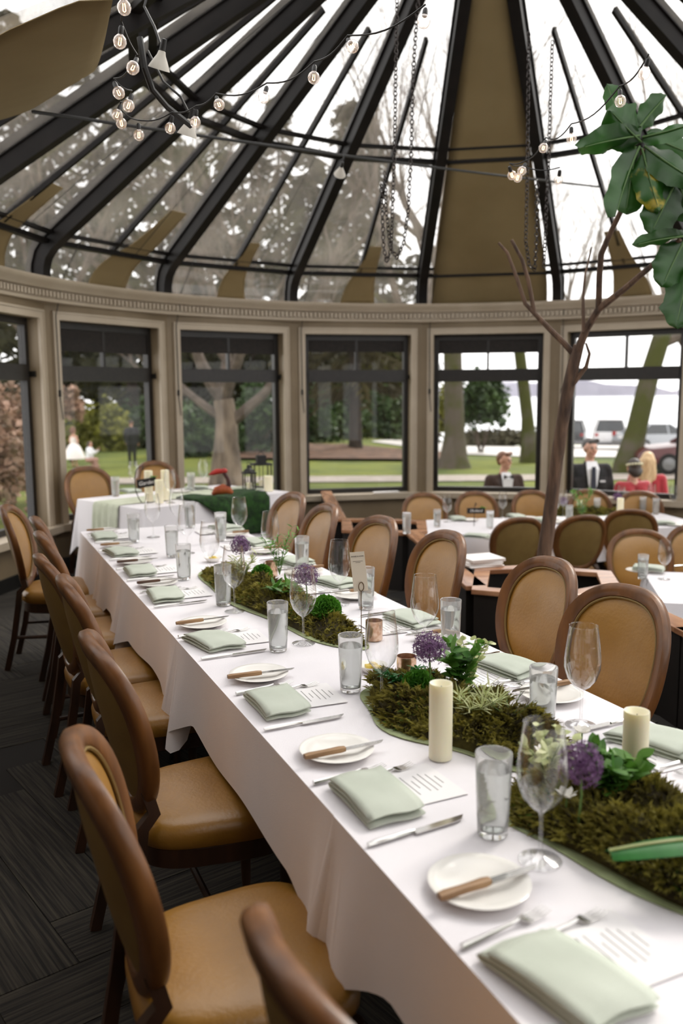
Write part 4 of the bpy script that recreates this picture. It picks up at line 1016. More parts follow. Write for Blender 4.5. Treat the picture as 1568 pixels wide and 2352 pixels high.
MB().box(-.018, .018, -.0008, -.0006, hc - .034, hc - .0328).box(-.009, .009, -.0008, -.0006, hc - .039, hc - .0379).build('printed_lines', MT['darkink'], o, 0)
# ================================================================== moss centrepieces
def moss_mound(name, label, c, hl_, hw_, hgt, seed, n=5200, ang=0):
    rnd = random.Random(seed); p = TP(c[0], c[1], TOP)
    t = thing(name, label, 'centerpiece', p, TH + ang, 'moss centrepieces')
    wob = [rnd.uniform(0, 6) for _ in range(4)]
    def rim(a, g=0):
        k = 1 + .10 * sin(3 * a + wob[0]) + .07 * sin(5 * a + wob[1]); return ((hw_ * k + g) * cos(a), (hl_ * (1 + .05 * sin(2 * a + wob[2])) + g) * sin(a))
    NA = 60
    mat_ = MB(); vs = [(*rim(2*pi*i/NA, .024 + .008 * sin(i * .7)), z) for z in (0, .002) for i in range(NA)]
    mat_.add(vs, [tuple(range(NA))[::-1], tuple(range(NA, 2*NA))] + [(i, (i+1) % NA, NA + (i+1) % NA, NA + i) for i in range(NA)]).build('felt_mat', MT['mat'], t, 0)
    def hgt_at(x, y):
        r2 = (x / hw_) ** 2 + (y / hl_) ** 2
        bump = .65 + .35 * (sin(x * 38 + wob[0]) * sin(y * 17 + wob[1])) + .25 * sin(y * 29 + wob[2] + x * 20)
        return max(.004, hgt * max(0, 1 - r2) ** .45 * bump)
    b = MB(); NR = 10; vs = [(0, 0, hgt_at(0, 0))]
    for j in range(1, NR + 1):
        for i in range(NA):
            x, y = rim(2*pi*i/NA); x *= j / NR; y *= j / NR; vs.append((x, y, hgt_at(x, y) if j < NR else .002))
    fs = [(0, 1 + i, 1 + (i+1) % NA) for i in range(NA)] + [(1 + j*NA + i, 1 + (j+1)*NA + i, 1 + (j+1)*NA + (i+1) % NA, 1 + j*NA + (i+1) % NA) for j in range(NR - 1) for i in range(NA)]
    b.add(vs, fs).build('moss_bed', MT['mossdark'], t, 80)
    def sprigs(nm, mat, cnt, ln, sel):
        b = MB(); done = 0
        while done < cnt:
            a = rnd.uniform(0, 2*pi); q = sqrt(rnd.random()); x, y = rim(a); x *= q; y *= q
            if not sel(x, y): 
                done += .2; continue
            z = hgt_at(x, y); done += 1
            d = Vector((x / hw_ + rnd.gauss(0, .5), y / hl_ + rnd.gauss(0, .5), rnd.uniform(.15, .9))).normalized(); L = ln * rnd.uniform(.5, 1.4)
            sd = d.cross(Vector((rnd.gauss(0, 1), rnd.gauss(0, 1), rnd.gauss(0, 1)))).normalized()
            o_ = Vector((x, y, z - .003)); tip = o_ + d * L; mid = o_ + d * L * .55 + Vector((0, 0, .15 * L))
            wv = L * .07
            b.add([o_ - sd * wv, o_ + sd * wv, mid + sd * wv, tip, mid - sd * wv], [(0, 1, 2, 3, 4)])
            for sg in (-1, 1):       # side barbs
                for f in (.35, .6, .82):
                    q0 = o_.lerp(mid, f); e = q0 + (d * .5 + sd * sg).normalized() * L * .38 * (1.1 - f * .6)
                    b.add([q0 - d * wv, q0 + d * wv, e], [(0, 1, 2)])
        tag(b.build(nm, mat, t, 0), None, None, None, 'stuff')
    sprigs('moss_sprigs', MT['moss'], n, .026, lambda x, y: True)
    sprigs('dark_moss_sprigs', MT['mossdark'], n * .35, .022, lambda x, y: sin(y * 23 + wob[1]) + sin(x * 30) > .2)
    sprigs('bright_moss_sprigs', MT['leafg'], n * .12, .018, lambda x, y: sin(y * 15 + wob[3]) > .55)
    return t
moss_mound('moss_centerpiece', 'long mossy centrepiece on the far half of the long table', (3.46, 1.175), .74, .13, .085, 1, 6500, .08)
moss_mound('moss_centerpiece', 'mossy centrepiece behind the ivory candle in the middle of the long table', (1.95, 1.19), .36, .15, .095, 2, 5200, .22)
moss_mound('moss_centerpiece', 'mossy centrepiece nearest the camera, cut by the right picture edge', (1.20, 1.225), .38, .18, .085, 3, 6500, .30)

# ------------------------------------------------------------------ flowers and greenery standing in the moss
def allium(px, py, Y, r, foot_z, label):
    c = at(px, py, Y); t = thing('allium_flower', label, 'flower', (c.x, c.y, foot_z), 0, 'purple alliums'); h = c.z - foot_z
    MB().tube([(0, 0, 0), (.004, 0, h * .5), (0, 0, h)], .0026, 6).build('stalk', MT['stem'], t)
    b = MB(); rnd = random.Random(int(px)); n = 150; st_ = MB()
    for i in range(n):
        z = 1 - 2 * (i + .5) / n; a = i * 2.39996; q = sqrt(1 - z*z); d = Vector((q * cos(a), q * sin(a), z)); rr = r * rnd.uniform(.72, 1.05)
        if z < -.75: continue
        p_ = d * rr; u_ = d.orthogonal().normalized(); v_ = d.cross(u_)
        st_.tube([(0, 0, h), (p_.x, p_.y, p_.z + h)], .0006, 3, cap=False)
        k0 = rnd.uniform(0, 6)
        for k in range(6):
            an = k0 + k * pi / 3; e = (u_ * cos(an) + v_ * sin(an)); sd = d.cross(e) * .0019
            tip = p_ + e * .0085 + d * .003; m_ = p_ + e * .004
            b.add([p_ + Vector((0, 0, h)), m_ + sd + Vector((0, 0, h)), tip + Vector((0, 0, h)), m_ - sd + Vector((0, 0, h))], [(0, 1, 2, 3)])
    tag(b.build('florets', MT['allium'], t, 0), None, None, None, 'stuff'); tag(st_.build('flower_stalklets', MT['allium'], t, 0), None, None, None, 'stuff')
MZ = TOP + .04
allium(551, 1250, 3.95, .047, MZ, 'purple allium head at the far moss, beside the feathery sprig')
allium(700, 1322, 3.30, .050, MZ, 'pale purple allium seen through a wine glass')
allium(981, 1492, 2.34, .047, MZ, 'purple allium head standing tall over the second moss mound')
allium(1325, 1762, 1.62, .045, MZ, 'large purple allium nearest the camera')
def lance(b, p, d, L, wd, rnd, curl=.3, n=4):
    sd = d.cross(Vector((rnd.gauss(0, .3), rnd.gauss(0, .3), 1))).normalized(); vs = []; q = p.copy(); dd = d.copy()
    for i in range(n + 1):
        f = i / n; w_ = wd * sin(pi * min(1, f * .93 + .07)) ** .8; vs += [q - sd * w_, q + sd * w_]
        q = q + dd * (L / n); dd = (dd + Vector((0, 0, -curl / n))).normalized()
    b.add(vs, [(2*i, 2*i+1, 2*i+3, 2*i+2) for i in range(n)])
def sprig(name, label, base_p, stems, hgt, spread, leafL, leafW, dens, mat, seed, lean=(0, 0)):
    rnd = random.Random(seed); t = thing(name, label, 'greenery', base_p, 0, 'greenery in the moss')
    s_ = MB(); lf = MB()
    for k in range(stems):
        a = 2*pi*k/stems + rnd.uniform(-.4, .4); top = Vector((cos(a) * spread + lean[0], sin(a) * spread + lean[1], hgt * rnd.uniform(.7, 1.1)))
        pts = [Vector((0, 0, 0)), Vector((top.x * .35, top.y * .35, top.z * .55)), top]; fine = [pts[0].lerp(pts[1], i / 5) for i in range(5)] + [pts[1].lerp(pts[2], i / 5) for i in range(6)]
        s_.tube(fine, [.0018 * (1 - .6 * i / 10) for i in range(11)], 5, cap=False)
        for i in range(2, 11):
            for m_ in range(dens):
                d = Vector((rnd.gauss(0, 1), rnd.gauss(0, 1), rnd.uniform(0, 1.1))).normalized(); lance(lf, fine[i], d, leafL * rnd.uniform(.6, 1.2), leafW, rnd)
    s_.build('stems', MT['stem'], t); tag(lf.build('leaves', mat, t, 60), None, None, None, 'stuff'); return t
def foot(px, py, Y=None): p = atz(px, py, MZ); return (p.x, p.y, MZ)
sprig('feathery_sprig', 'airy feathery green sprig rising from the far moss mound', foot(640, 1318), 7, .21, .09, .035, .0035, 3, MT['leafg'], 5)
sprig('feathery_sprig', 'low grassy tuft left of the far moss mound', foot(560, 1322), 6, .10, .06, .05, .004, 2, MT['leafpale'], 6)
sprig('fern_tuft', 'dark pointed leaf tuft in the middle of the far moss mound', foot(650, 1372), 7, .05, .06, .06, .007, 2, MT['leafg'], 7)
sprig('hellebore_sprig', 'green hellebore leaves behind the second moss mound', foot(1055, 1590), 6, .13, .05, .05, .012, 2, MT['leafg'], 8)
sprig('hellebore_flowers', 'pale green hellebore flowers beside the tall purple allium', foot(1075, 1580), 5, .15, .055, .022, .010, 2, MT['leafpale'], 9)
sprig('fern_tuft', 'small fern left of the tall purple allium', foot(920, 1580), 5, .05, .07, .03, .004, 4, MT['fern'], 10)
sprig('feather_grass', 'pale feather grass curling over the second moss mound', foot(1095, 1660), 8, .07, .06, .05, .002, 4, MT['leafpale'], 11)
sprig('leafy_sprig', 'fresh green leaves around the nearest purple allium', foot(1395, 1840), 7, .09, .05, .04, .012, 3, MT['leafg'], 12)
sprig('leafy_sprig', 'grey green sprig left of the nearest purple allium', foot(1250, 1800), 6, .10, .05, .035, .008, 2, MT['leafpale'], 13)
sprig('dry_twig_tuft', 'brown dry twig tuft at the right of the second moss mound', foot(1165, 1670), 7, .07, .06, .025, .001, 2, MT['mossdark'], 14)
def curly(px, py, r, label, seed):
    p = atz(px, py, MZ); t = thing('curly_moss_ball', label, 'moss', (p.x, p.y, MZ), 0, 'bright moss balls'); rnd = random.Random(seed)
    b = MB(); b.ball((0, 0, r * .55), r * .82, 14, 9, (1, 1, .9)); b.build('core', MT['mossgreen'], t, 80)
    f = MB()
    for i in range(700):
        z = rnd.uniform(-.3, 1); a = rnd.uniform(0, 6.28); q = sqrt(1 - z*z); d = Vector((q * cos(a), q * sin(a), z)); p_ = d * r * .8 + Vector((0, 0, r * .55))
        e = Vector((rnd.gauss(0, 1), rnd.gauss(0, 1), rnd.gauss(0, 1))).normalized(); g = d.cross(e).normalized(); L = r * .28 * rnd.uniform(.5, 1.2)
        f.add([p_ - g * L * .6, p_ + g * L * .6, p_ + g * L * .5 + d * L + e * L * .3, p_ - g * L * .5 + d * L - e * L * .3], [(0, 1, 2, 3)])
    tag(f.build('ruffles', MT['mossgreen'], t, 0), None, None, None, 'stuff')
curly(745, 1420, .055, 'bright green curly moss ball at the near end of the far mound', 1)
curly(600, 1330, .045, 'bright green curly moss ball behind the far purple allium', 2)
curly(955, 1600, .045, 'green curly moss ball left of the tall purple allium', 3)
curly(1405, 1810, .042, 'green curly moss ball right of the nearest purple allium', 4)
# white petals
def petals(px, py, label, seed, r=.022):
    p = atz(px, py, MZ + .03); t = thing('white_flower', label, 'flower', (p.x, p.y, MZ + .03), 0, 'white flowers'); rnd = random.Random(seed)
    b = MB()
    for k in range(7):
        a = k * .9; d = Vector((cos(a), sin(a), .7)).normalized(); lance(b, Vector((0, 0, 0)), d, r * 1.4, r * .5, rnd, .2)
    b.build('petals', MT['white_petal'], t, 60); MB().tube([(0, 0, -.04), (0, 0, 0)], .0018, 5).build('stalk', MT['stem'], t)
petals(662, 1318, 'small white flower beside the glass covered allium', 1)
petals(1330, 1690, 'small pale orchid bloom between the two tall candles', 2, .018)
petals(1292, 1838, 'white flower under the nearest purple allium', 3, .020)
petals(1240, 1735, 'white flower left of the nearest purple allium', 4, .018)
# broad strap leaf at the near edge
b = MB(); rnd = random.Random(5)
t = thing('strap_leaf', 'broad dark green strap leaf with a pale midrib on the nearest moss', 'leaf', atz(1425, 1960, TOP + .085), R(8))
def leafpt(f, q): 
    w_ = .032 * sin(pi * min(1, f * .9 + .1)) ** .6
    return Vector((-.03 + .28 * f, q * w_ - .03 * f, .018 * sin(f * 2.6) - .010 * q * q))
b.grid(lambda a, c: leafpt(c, a * 2 - 1), 6, 14); b.build('blade', MT['fern'], t, 80)
MB().tube([leafpt(f / 14, 0) + Vector((0, 0, .002)) for f in range(15)], .003, 6).build('midrib', MT['leafpale'], t)
# ================================================================== things under the roof
rod = MB(); pa, pb = rp(va(-2), 3.1, 3.29), rp(va(4.5), 2.86, 3.66)
rod.tube([pa.lerp(pb, i / 20) - Vector((0, 0, .02 * sin(pi * i / 20))) for i in range(21)], .0105, 8)
tag(rod.build('tie_rod', MT['black']), 'thin black tie rod stretched across the room under the glass roof', 'rod')
MT['bulbglass'] = thin_glass('clear_bulb_glass', 1.0, .12, 'ffe9d8', ior=1.7, power=1.8)
MT['filament'] = pm('glowing_filament', 'ffd9a0', emit='ffc98a', es=5)
bulbs = [(300, 12, 2.75), (289, 90, 2.85), (318, 150, 2.9), (285, 207, 3.1), (307, 237, 3.2), (281, 258, 3.4), (290, 277, 3.5), (330, 305, 3.55), (402, 290, 3.55), (460, 277, 3.5), (515, 237, 3.4), (618, 222, 3.3), (733, 178, 3.15), (823, 107, 3.0), (987, 52, 2.85)]
bulbs2 = [(1492, 178, 3.1), (1436, 241, 3.3), (1323, 326, 3.7), (1258, 346, 3.95), (1208, 398, 4.15), (1185, 408, 4.2), (1198, 414, 4.2), (1292, 420, 4.2)]
bl = MB().lathe([(0, -.021), (.009, -.019), (.017, -.0125), (.021, 0), (.0185, .0105), (.012, .018), (.0075, .0225)], 18, top=False).mesh('bulb_glass', MT['bulbglass'])
fm = MB().tube([(-.003, 0, .012), (-.004, 0, -.008), (0, 0, -.011), (.004, 0, -.008), (.003, 0, .012)], .0013, 6).mesh('filament', MT['filament'])
sk = MB().lathe([(.008, .020), (.0085, .023), (.0085, .04), (.006, .046), (.0, .047)], 12).mesh('socket', MT['black'])
def string(bs, label, which):
    t = thing('light_string_cable', label, 'cable'); b = MB(); tops = []
    for i, (x, y, Y) in enumerate(bs):
        c = at(x, y, Y); lb = thing('string_light_bulb', '%s clear globe bulb on the %s light string' % (ORD[i], which), 'light bulb', c, 0, 'globe bulbs on the light strings')
        a = random.uniform(-.7, .7); lb.rotation_euler = (a, random.uniform(-.5, .5), 0)
        link('bulb_glass', bl, lb); link('filament', fm, lb); link('socket', sk, lb)
        up = lb.rotation_euler.to_matrix() @ Vector((0, 0, .047)); tops.append(c + up)
    path = []
    for i in range(len(tops) - 1):
        for j in range(8):
            f = j / 8; p = tops[i].lerp(tops[i+1], f); p.z += .012 - .03 * sin(pi * f) * min(1, (tops[i+1] - tops[i]).length / .3); path.append(p)
    path.append(tops[-1] + Vector((0, 0, .012)))
    b.tube(path, .0028, 6).build('cable', MT['black'], t); return t
ORD = ['first', 'second', 'third', 'fourth', 'fifth', 'sixth', 'seventh', 'eighth', 'ninth', 'tenth', 'eleventh', 'twelfth', 'thirteenth', 'fourteenth', 'fifteenth']
string(bulbs, 'black festoon cable hanging down and across the roof on the left', 'left hand')
string(bulbs2, 'black festoon cable dropping behind the fig leaves on the right', 'right hand')
# clip spotlights with white glass shades
MT['opal'] = pm('opal_lamp_shade', 'cfcac0', None, rough=.5, trans=.3)
def spot(px, py, Y, label, tilt, arm):
    c = at(px, py, Y); t = thing('spotlight', label, 'lamp', c, 0, 'clip spotlights on the rafters')
    o = MB().lathe([(.006, .034), (.013, .03), (.017, .016), (.028, -.004), (.04, -.028), (.042, -.034), (.039, -.034), (.026, -.006), (.014, .014), (0, .02)], 20).build('shade', MT['opal'], t); o.rotation_euler = (tilt, .3, 0)
    MB().lathe([(0, .075), (.011, .073), (.012, .034), (0, .03)], 12).build('socket', MT['black'], t).rotation_euler = (tilt, .3, 0)
    MB().tube([(0, 0, .06)] + [tuple(a) for a in arm], .005, 8).build('arm', MT['black'], t)
spot(382, 132, 3.55, 'white shaded spotlight on a black arm, upper left', .3, [(-.02, 0, .12), (-.06, .02, .20), (-.03, .03, .30)])
spot(445, 288, 3.8, 'white shaded spotlight behind the light string', .2, [(-.03, 0, .12), (-.10, 0, .18), (-.16, 0, .30)])
spot(792, 392, 6.3, 'small white spotlight clipped on the tie rod', .9, [(.02, 0, .08), (.03, 0, .12)])
b = MB(); b.tube([at(335, 80, 3.5), at(345, 150, 3.5), at(362, 200, 3.55), at(395, 240, 3.6), at(450, 285, 3.7)], .012, 8)
tag(b.build('lamp_track', MT['black']), 'curved black lamp track under the rafters at upper left', 'track')
# chains
def chain(path, label, L=.030):
    pts = [Vector(p) for p in path]; d = [0]
    for i in range(1, len(pts)): d.append(d[-1] + (pts[i] - pts[i-1]).length)
    n = int(d[-1] / (L * .78)); b = MB(); j = 0
    for k in range(n):
        s = (k + .5) * d[-1] / n
        while j < len(d) - 2 and d[j+1] < s: j += 1
        p = pts[j].lerp(pts[j+1], (s - d[j]) / max(1e-6, d[j+1] - d[j])); t = (pts[j+1] - pts[j]).normalized()
        sd = t.orthogonal(); sd.rotate(Matrix.Rotation((k % 2) * pi/2 + .3, 3, t))
        ring = [p + t * (L * .5 * cos(a)) + sd * (L * .28 * sin(a)) for a in [2*pi*q/8 for q in range(8)]]
        b.tube(ring, .0036, 4, True)
    o = b.build('hanging_chain', MT['wire'], None, 60); tag(o, label, 'chain', 'shade chains')
chain([at(893, 396, 5.6), at(895, 480, 5.6), at(905, 575, 5.6), at(895, 602, 5.6), at(888, 567, 5.6), at(885, 424, 5.6)], 'short looped brown chain hanging left of the tan roof shade')
chain([at(927, -20, 5.5), at(922, 153, 5.5), at(917, 332, 5.5), at(910, 480, 5.5), at(906, 575, 5.5), at(919, 592, 5.5), at(935, 560, 5.5), at(947, 478, 5.5), at(954, 357, 5.5), at(961, 178, 5.5), at(972, 38, 5.5), at(978, -20, 5.5)], 'long looped brown chain hanging left of the tan roof shade')
chain([at(1228, 80, 5.5), at(1224, 250, 5.5), at(1220, 420, 5.5), at(1215, 560, 5.5), at(1222, 615, 5.5), at(1234, 625, 5.5), at(1240, 560, 5.5), at(1243, 420, 5.5)], 'looped chain hanging along the right side of the tan roof shade')
chain([at(1282, 100, 5.5), at(1275, 250, 5.5), at(1270, 380, 5.5), at(1262, 500, 5.5), at(1256, 620, 5.5)], 'single chain strand right of the tan roof shade')
# shade cords tied to cleats on the window posts
for k, lab in ((0, 'the corner table window'), (1, 'the forked tree window'), (2, 'the mulch bed window'), (3, 'the bow tie window'), (4, 'the window behind the fig trunk')):
    m = bay_m(k); q = lambda x, y, z: m @ Vector((x, y, z))
    t = thing('pull_rope', 'dark rope with cleat on the left casing of ' + lab, 'rope', q(-.69, -.03, 1.6), 0, 'pull ropes'); c0 = Vector(q(-.69, -.03, 1.6))
    pts = [q(-.60, .0, 3.0) + (q(0, -.3, 0) - q(0, 0, 0)) , q(-.66, -.12, 2.7), q(-.69, -.035, 2.36), q(-.685, -.035, 1.9), q(-.685, -.035, 1.62), q(-.665, -.04, 1.42)]
    MB().tube([Vector(p) - c0 for p in pts], .0045, 6).build('cord', MT['black'], t)
    MB().box(-.012, .012, -.012, .012, -.03, .03).build('cleat', MT['black'], t, 0).location = Vector(q(-.685, -.03, 1.66)) - c0
# thin wires under the roof glass, one a bay
for k, lab in ((-1, 'left edge'), (0, 'corner table'), (1, 'forked tree'), (2, 'mulch bed'), (4, 'right of the tan shade')):
    b = MB(); a = va(k + .66); pts = [ofs(i, -.03) for i in (3, 5, 6, 7)]
    b.tube([rp(a, r_ * .985, z_) for r_, z_ in pts], .003, 5); tag(b.build('shade_wire', MT['black']), 'thin shade wire up the roof bay, ' + lab, 'wire', 'shade wires')
# dark roller blinds in the transom lights
MT['blind'] = pm('dark_brown_blind_mesh', '191512', '231d19', 30, .8)
for k, dz, lab in ((0, .20, 'corner table window'), (1, .165, 'forked tree window'), (2, .13, 'mulch bed window'), (3, .15, 'bow tie window')):
    o = MB().box(-.585, .585, .112, .118, 2.265 - dz, 2.265, bay_m(k)).box(-.585, .585, .108, .122, 2.26 - dz, 2.27 - dz, bay_m(k)).build('roller_blind', MT['blind'], None, 0)
    tag(o, 'dark roller blind partly down in the transom of the ' + lab, 'blind', 'roller blinds in the transoms')

# ================================================================== the indoor fig tree
MT['figvein'] = pm('fig_vein_green', '3d5a26', None, rough=.6)
tp = thing('fig_tree', 'fiddle leaf fig with a slim brown trunk rising from the planter box', 'tree', at(1238, 1330, 5.28)); T0 = tp.location.copy()
def P3(l): return [at(*q) - T0 for q in l]
b = MB()
trunk = [(1238, 1400, 5.28), (1248, 1280, 5.28), (1262, 1190, 5.27), (1274, 1100, 5.25), (1290, 1000, 5.2), (1308, 900, 5.15), (1322, 840, 5.1), (1334, 800, 5.08)]
b.tube(P3(trunk), [.048, .046, .043, .040, .038, .037, .036, .03], 12)
o = b.build('trunk', MT['bark'], tp)
def br(l, r0, r1): MB().tube(P3(l), [r0 + (r1 - r0) * i / (len(l) - 1) for i in range(len(l))], 8).build('branch', MT['bark'], tp)
br([(1326, 825, 5.1), (1300, 795, 5.1), (1270, 765, 5.1), (1240, 733, 5.1), (1212, 703, 5.1), (1192, 640, 5.1), (1172, 585, 5.1), (1152, 562, 5.1)], .019, .007)
br([(1232, 722, 5.1), (1220, 650, 5.08), (1206, 602, 5.06), (1182, 556, 5.05)], .013, .009)
br([(1330, 815, 5.08), (1352, 762, 5.0), (1380, 718, 4.9), (1440, 672, 4.7), (1500, 622, 4.55), (1570, 560, 4.4)], .024, .012)
br([(1380, 718, 4.9), (1383, 640, 4.8), (1388, 592, 4.75), (1402, 558, 4.7), (1432, 498, 4.6), (1470, 420, 4.5), (1486, 350, 4.45)], .017, .011)
br([(1345, 770, 5.0), (1345, 690, 5.0), (1350, 640, 5.0), (1366, 575, 5.0)], .011, .004)
br([(1318, 890, 5.12), (1350, 850, 5.08), (1358, 820, 5.05), (1350, 795, 5.05)], .016, .006)
def figleaf(bx_, by_, tx_, ty_, Yb, Yt, wpx, label, mat='figleaf', fold=.25, twist=.3, seed=0):
    p0, p1 = at(bx_, by_, Yb) - T0, at(tx_, ty_, Yt) - T0; d = p1 - p0; L = d.length; d.normalize()
    view = (p0 + T0 - Vector((0, 0, CAM_H))).normalized(); sd = d.cross(view).normalized(); nr = sd.cross(d).normalized()
    sd = (sd * cos(twist) + nr * sin(twist)).normalized(); nr = sd.cross(d).normalized(); wd = wpx / FPX * Yb / 2
    rnd = random.Random(seed); ph_ = rnd.uniform(0, 6); b = MB(); NU, NV = 10, 18
    def fn(u_, v_):
        q = u_ * 2 - 1; f = v_
        prof_ = (sin(pi * min(1, .04 + .96 * f ** .8)) ** .55) * (.72 + .42 * f) * (1 if f < .97 else .55)
        wv = 1 + .09 * sin(f * 17 + ph_) + .05 * sin(f * 31 + ph_ * 2)
        x = q * wd * prof_ * wv; rip = .022 * sin(f * 15 + ph_ + q * 2) * abs(q) * L * 1.2
        return p0 + d * (L * f) + sd * x * (1 - fold * .3 * abs(q)) + nr * (fold * wd * abs(q) + rip - .10 * L * f * f)
    b.grid(fn, NU, NV); o = b.build('leaf', MT[mat], tp, 70); tag(o, label)
    b2 = MB().tube([fn(.5, f / 10) - nr * .003 for f in range(10)], [.006 * (1 - .08 * i) for i in range(10)], 6)
    b2.build('leaf_vein', MT['figvein'], o)
figleaf(1478, 320, 1326, 338, 4.45, 4.25, 78, 'broad leaf pointing left', seed=1, twist=.5)
figleaf(1482, 335, 1405, 262, 4.45, 4.35, 120, 'broad upper leaf', seed=2, twist=-.4)
figleaf(1432, 270, 1408, 202, 4.45, 4.5, 52, 'small top leaf', seed=3, twist=.2)
figleaf(1480, 300, 1536, 228, 4.45, 4.5, 66, 'upright leaf at top right', seed=4, twist=-.6)
figleaf(1478, 345, 1402, 508, 4.45, 4.3, 74, 'curled drooping leaf', seed=5, fold=.6, twist=.9)
figleaf(1470, 345, 1448, 502, 4.45, 4.5, 104, 'bright hanging leaf', seed=6, twist=-.2)
figleaf(1484, 350, 1518, 500, 4.45, 4.4, 86, 'yellowing hanging leaf', 'figyellow', seed=7, twist=.3)
figleaf(1486, 325, 1620, 300, 4.45, 4.3, 64, 'leaf pointing right', seed=8, twist=.9)
figleaf(1490, 345, 1610, 440, 4.45, 4.35, 90, 'dark leaf to the right', seed=9, twist=.6)
figleaf(1580, 552, 1454, 562, 4.4, 4.3, 52, 'narrow lower leaf pointing left', seed=10, twist=.7)
figleaf(1580, 560, 1522, 668, 4.4, 4.35, 96, 'lower drooping leaf', seed=11, twist=.3)
figleaf(1590, 620, 1560, 765, 4.38, 4.3, 110, 'lowest dark leaf', seed=12, twist=-.2)
figleaf(1560, 430, 1500, 548, 4.4, 4.4, 100, 'middle leaf at the right edge', seed=13, twist=.1)
figleaf(1500, 320, 1600, 370, 4.5, 4.6, 80, 'rear leaf at the right', seed=14, twist=.4)
figleaf(1560, 400, 1590, 520, 4.4, 4.45, 90, 'rear drooping leaf at the right edge', seed=15, twist=.4)
# ================================================================== corner table
def on(px, py, z=.7625): p = atz(px, py, z); return Vector((p.x, p.y, z))
tumbler('tumbler of water at the left end of the corner table', 'glass', on(266, 1133), 0, 'glasses on the corner table')
tumbler('tumbler of water at the back of the corner table', 'glass', on(440, 1124), 0, 'glasses on the corner table')
wineglass('wine glass beside the garden sign on the corner table', 'glass', on(309, 1122), 0, 'glasses on the corner table')
wineglass('wine glass behind the red bird on the corner table', 'glass', on(468, 1118), 0, 'glasses on the corner table')
wineglass('wine glass at the near corner of the corner table', 'glass', on(392, 1150), 0, 'glasses on the corner table')
RZ = .771
candle(on(343, 1146, RZ), .034, .255, 'tall ivory candle behind the garden sign on the corner table')
candle(on(381, 1143, RZ), .034, .25, 'tallest ivory candle at the right of the corner table candle group')
candle(on(367, 1150, RZ), .034, .19, 'shorter ivory candle in front of the corner table group')
candle(on(617, 1126), .042, .14, 'stout ivory candle in front of the black lanterns')
napkin('folded sage napkin at the back of the corner table', 'napkin', on(300, 1124, .764), GA, 'settings on the corner table', key=1)
napkin('folded sage napkin by the bird on the corner table', 'napkin', on(452, 1119, .764), GA + 1, 'settings on the corner table', key=2)
plate('white plate at the back of the corner table', 'plate', on(500, 1121), 0, 'settings on the corner table')
plate('white plate between the candles and bird on the corner table', 'plate', on(415, 1127), 0, 'settings on the corner table')
def plaque(name, loc, label, word, rz, w_, h_, hang, stand):
    t = thing(name, label, 'sign', loc, rz)
    MB().tube(stand, .0035, 6).build('wire_stand', MT['wire'], t)
    o = MB().box(-w_/2, w_/2, -.005, .005, -h_/2, h_/2).build('plaque', MT['chalk'], t, 0); o.location = hang; o.rotation_euler = (0, R(-8) if name == 'garden_sign' else 0, 0); bevel(o, .002)
    text(word, h_ * .62, o, (0, -.0062, 0), (R(90), 0, 0), MT['chalkw'], .0004, .25)
    rnd = random.Random(2); b = MB()
    for i in range(40): lance(b, Vector((w_ * .38 + rnd.uniform(-.02, .02), 0, h_ * .5)), Vector((rnd.gauss(0, 1), rnd.gauss(0, 1), rnd.uniform(0, 1))).normalized(), .025, .003, rnd)
    tag(b.build('moss_tuft', MT['mossgreen'], o, 0), None, None, None, 'stuff')
ct = on(326, 1149, RZ)
plaque('garden_sign', ct, 'small black plaque reading Garden, hung on a curled wire stand', 'Garden', R(12), .155, .07, (.045, -.015, .165), [(0, 0, .003), (-.02, 0, .03), (-.045, 0, .10), (-.05, 0, .20), (-.035, 0, .27), (-.005, 0, .30), (.018, 0, .295), (.02, 0, .275), (.006, 0, .27)])
# lanterns
def lantern(loc, w_, h_, roof_h, label, rz, dome):
    t = thing('lantern', label, 'lantern', loc, rz, 'black lanterns'); MB().box(-w_/2, w_/2, -w_/2, w_/2, 0, .012).build('base', MT['black'], t)
    for sx in (-1, 1):
        for sy in (-1, 1):
            MB().box(sx * w_/2 - .005, sx * w_/2 + .005, sy * w_/2 - .005, sy * w_/2 + .005, .012, h_).build('post', MT['black'], t)
    b = MB().box(-w_/2 - .01, w_/2 + .01, -w_/2 - .01, w_/2 + .01, h_, h_ + .014)
    b.build('eave', MT['black'], t)
    b = MB()
    if dome: b.lathe([(w_ * .62, h_ + .014), (w_ * .42, h_ + roof_h * .45), (w_ * .2, h_ + roof_h * .6), (w_ * .22, h_ + roof_h * .85), (0, h_ + roof_h)], 4)
    else: b.box(-w_ * .27, w_ * .27, -w_ * .27, w_ * .27, h_ + .014, h_ + roof_h)
    b.build('roof', MT['black'], t, 0)
    MB().tube([(w_ * .18 * cos(a), 0, h_ + roof_h + w_ * .2 * sin(a)) for a in [pi * i / 10 for i in range(11)]], .003, 6).build('ring_handle', MT['black'], t)
    for s in (-1, 1):
        MB().box(-w_/2 + .005, w_/2 - .005, s * w_/2 - .001, s * w_/2 + .001, .012, h_).build('pane', MT['winglass'], t, 0); MB().box(s * w_/2 - .001, s * w_/2 + .001, -w_/2 + .005, w_/2 - .005, .012, h_).build('pane', MT['winglass'], t, 0)
        MB().box(-.003, .003, s * w_/2 - .002, s * w_/2 + .002, .012, h_).build('glazing_bar', MT['black'], t, 0)
    MB().lathe([(0, .012), (.022, .012), (.022, .07), (0, .068)], 16).build('candle', MT['wax'], t)
lantern(on(573, 1123), .095, .155, .085, 'small black lantern with a domed roof beside the stout candle', .35, True)
lantern(on(601, 1117), .16, .215, .09, 'large black lantern behind the small one', .3, False)
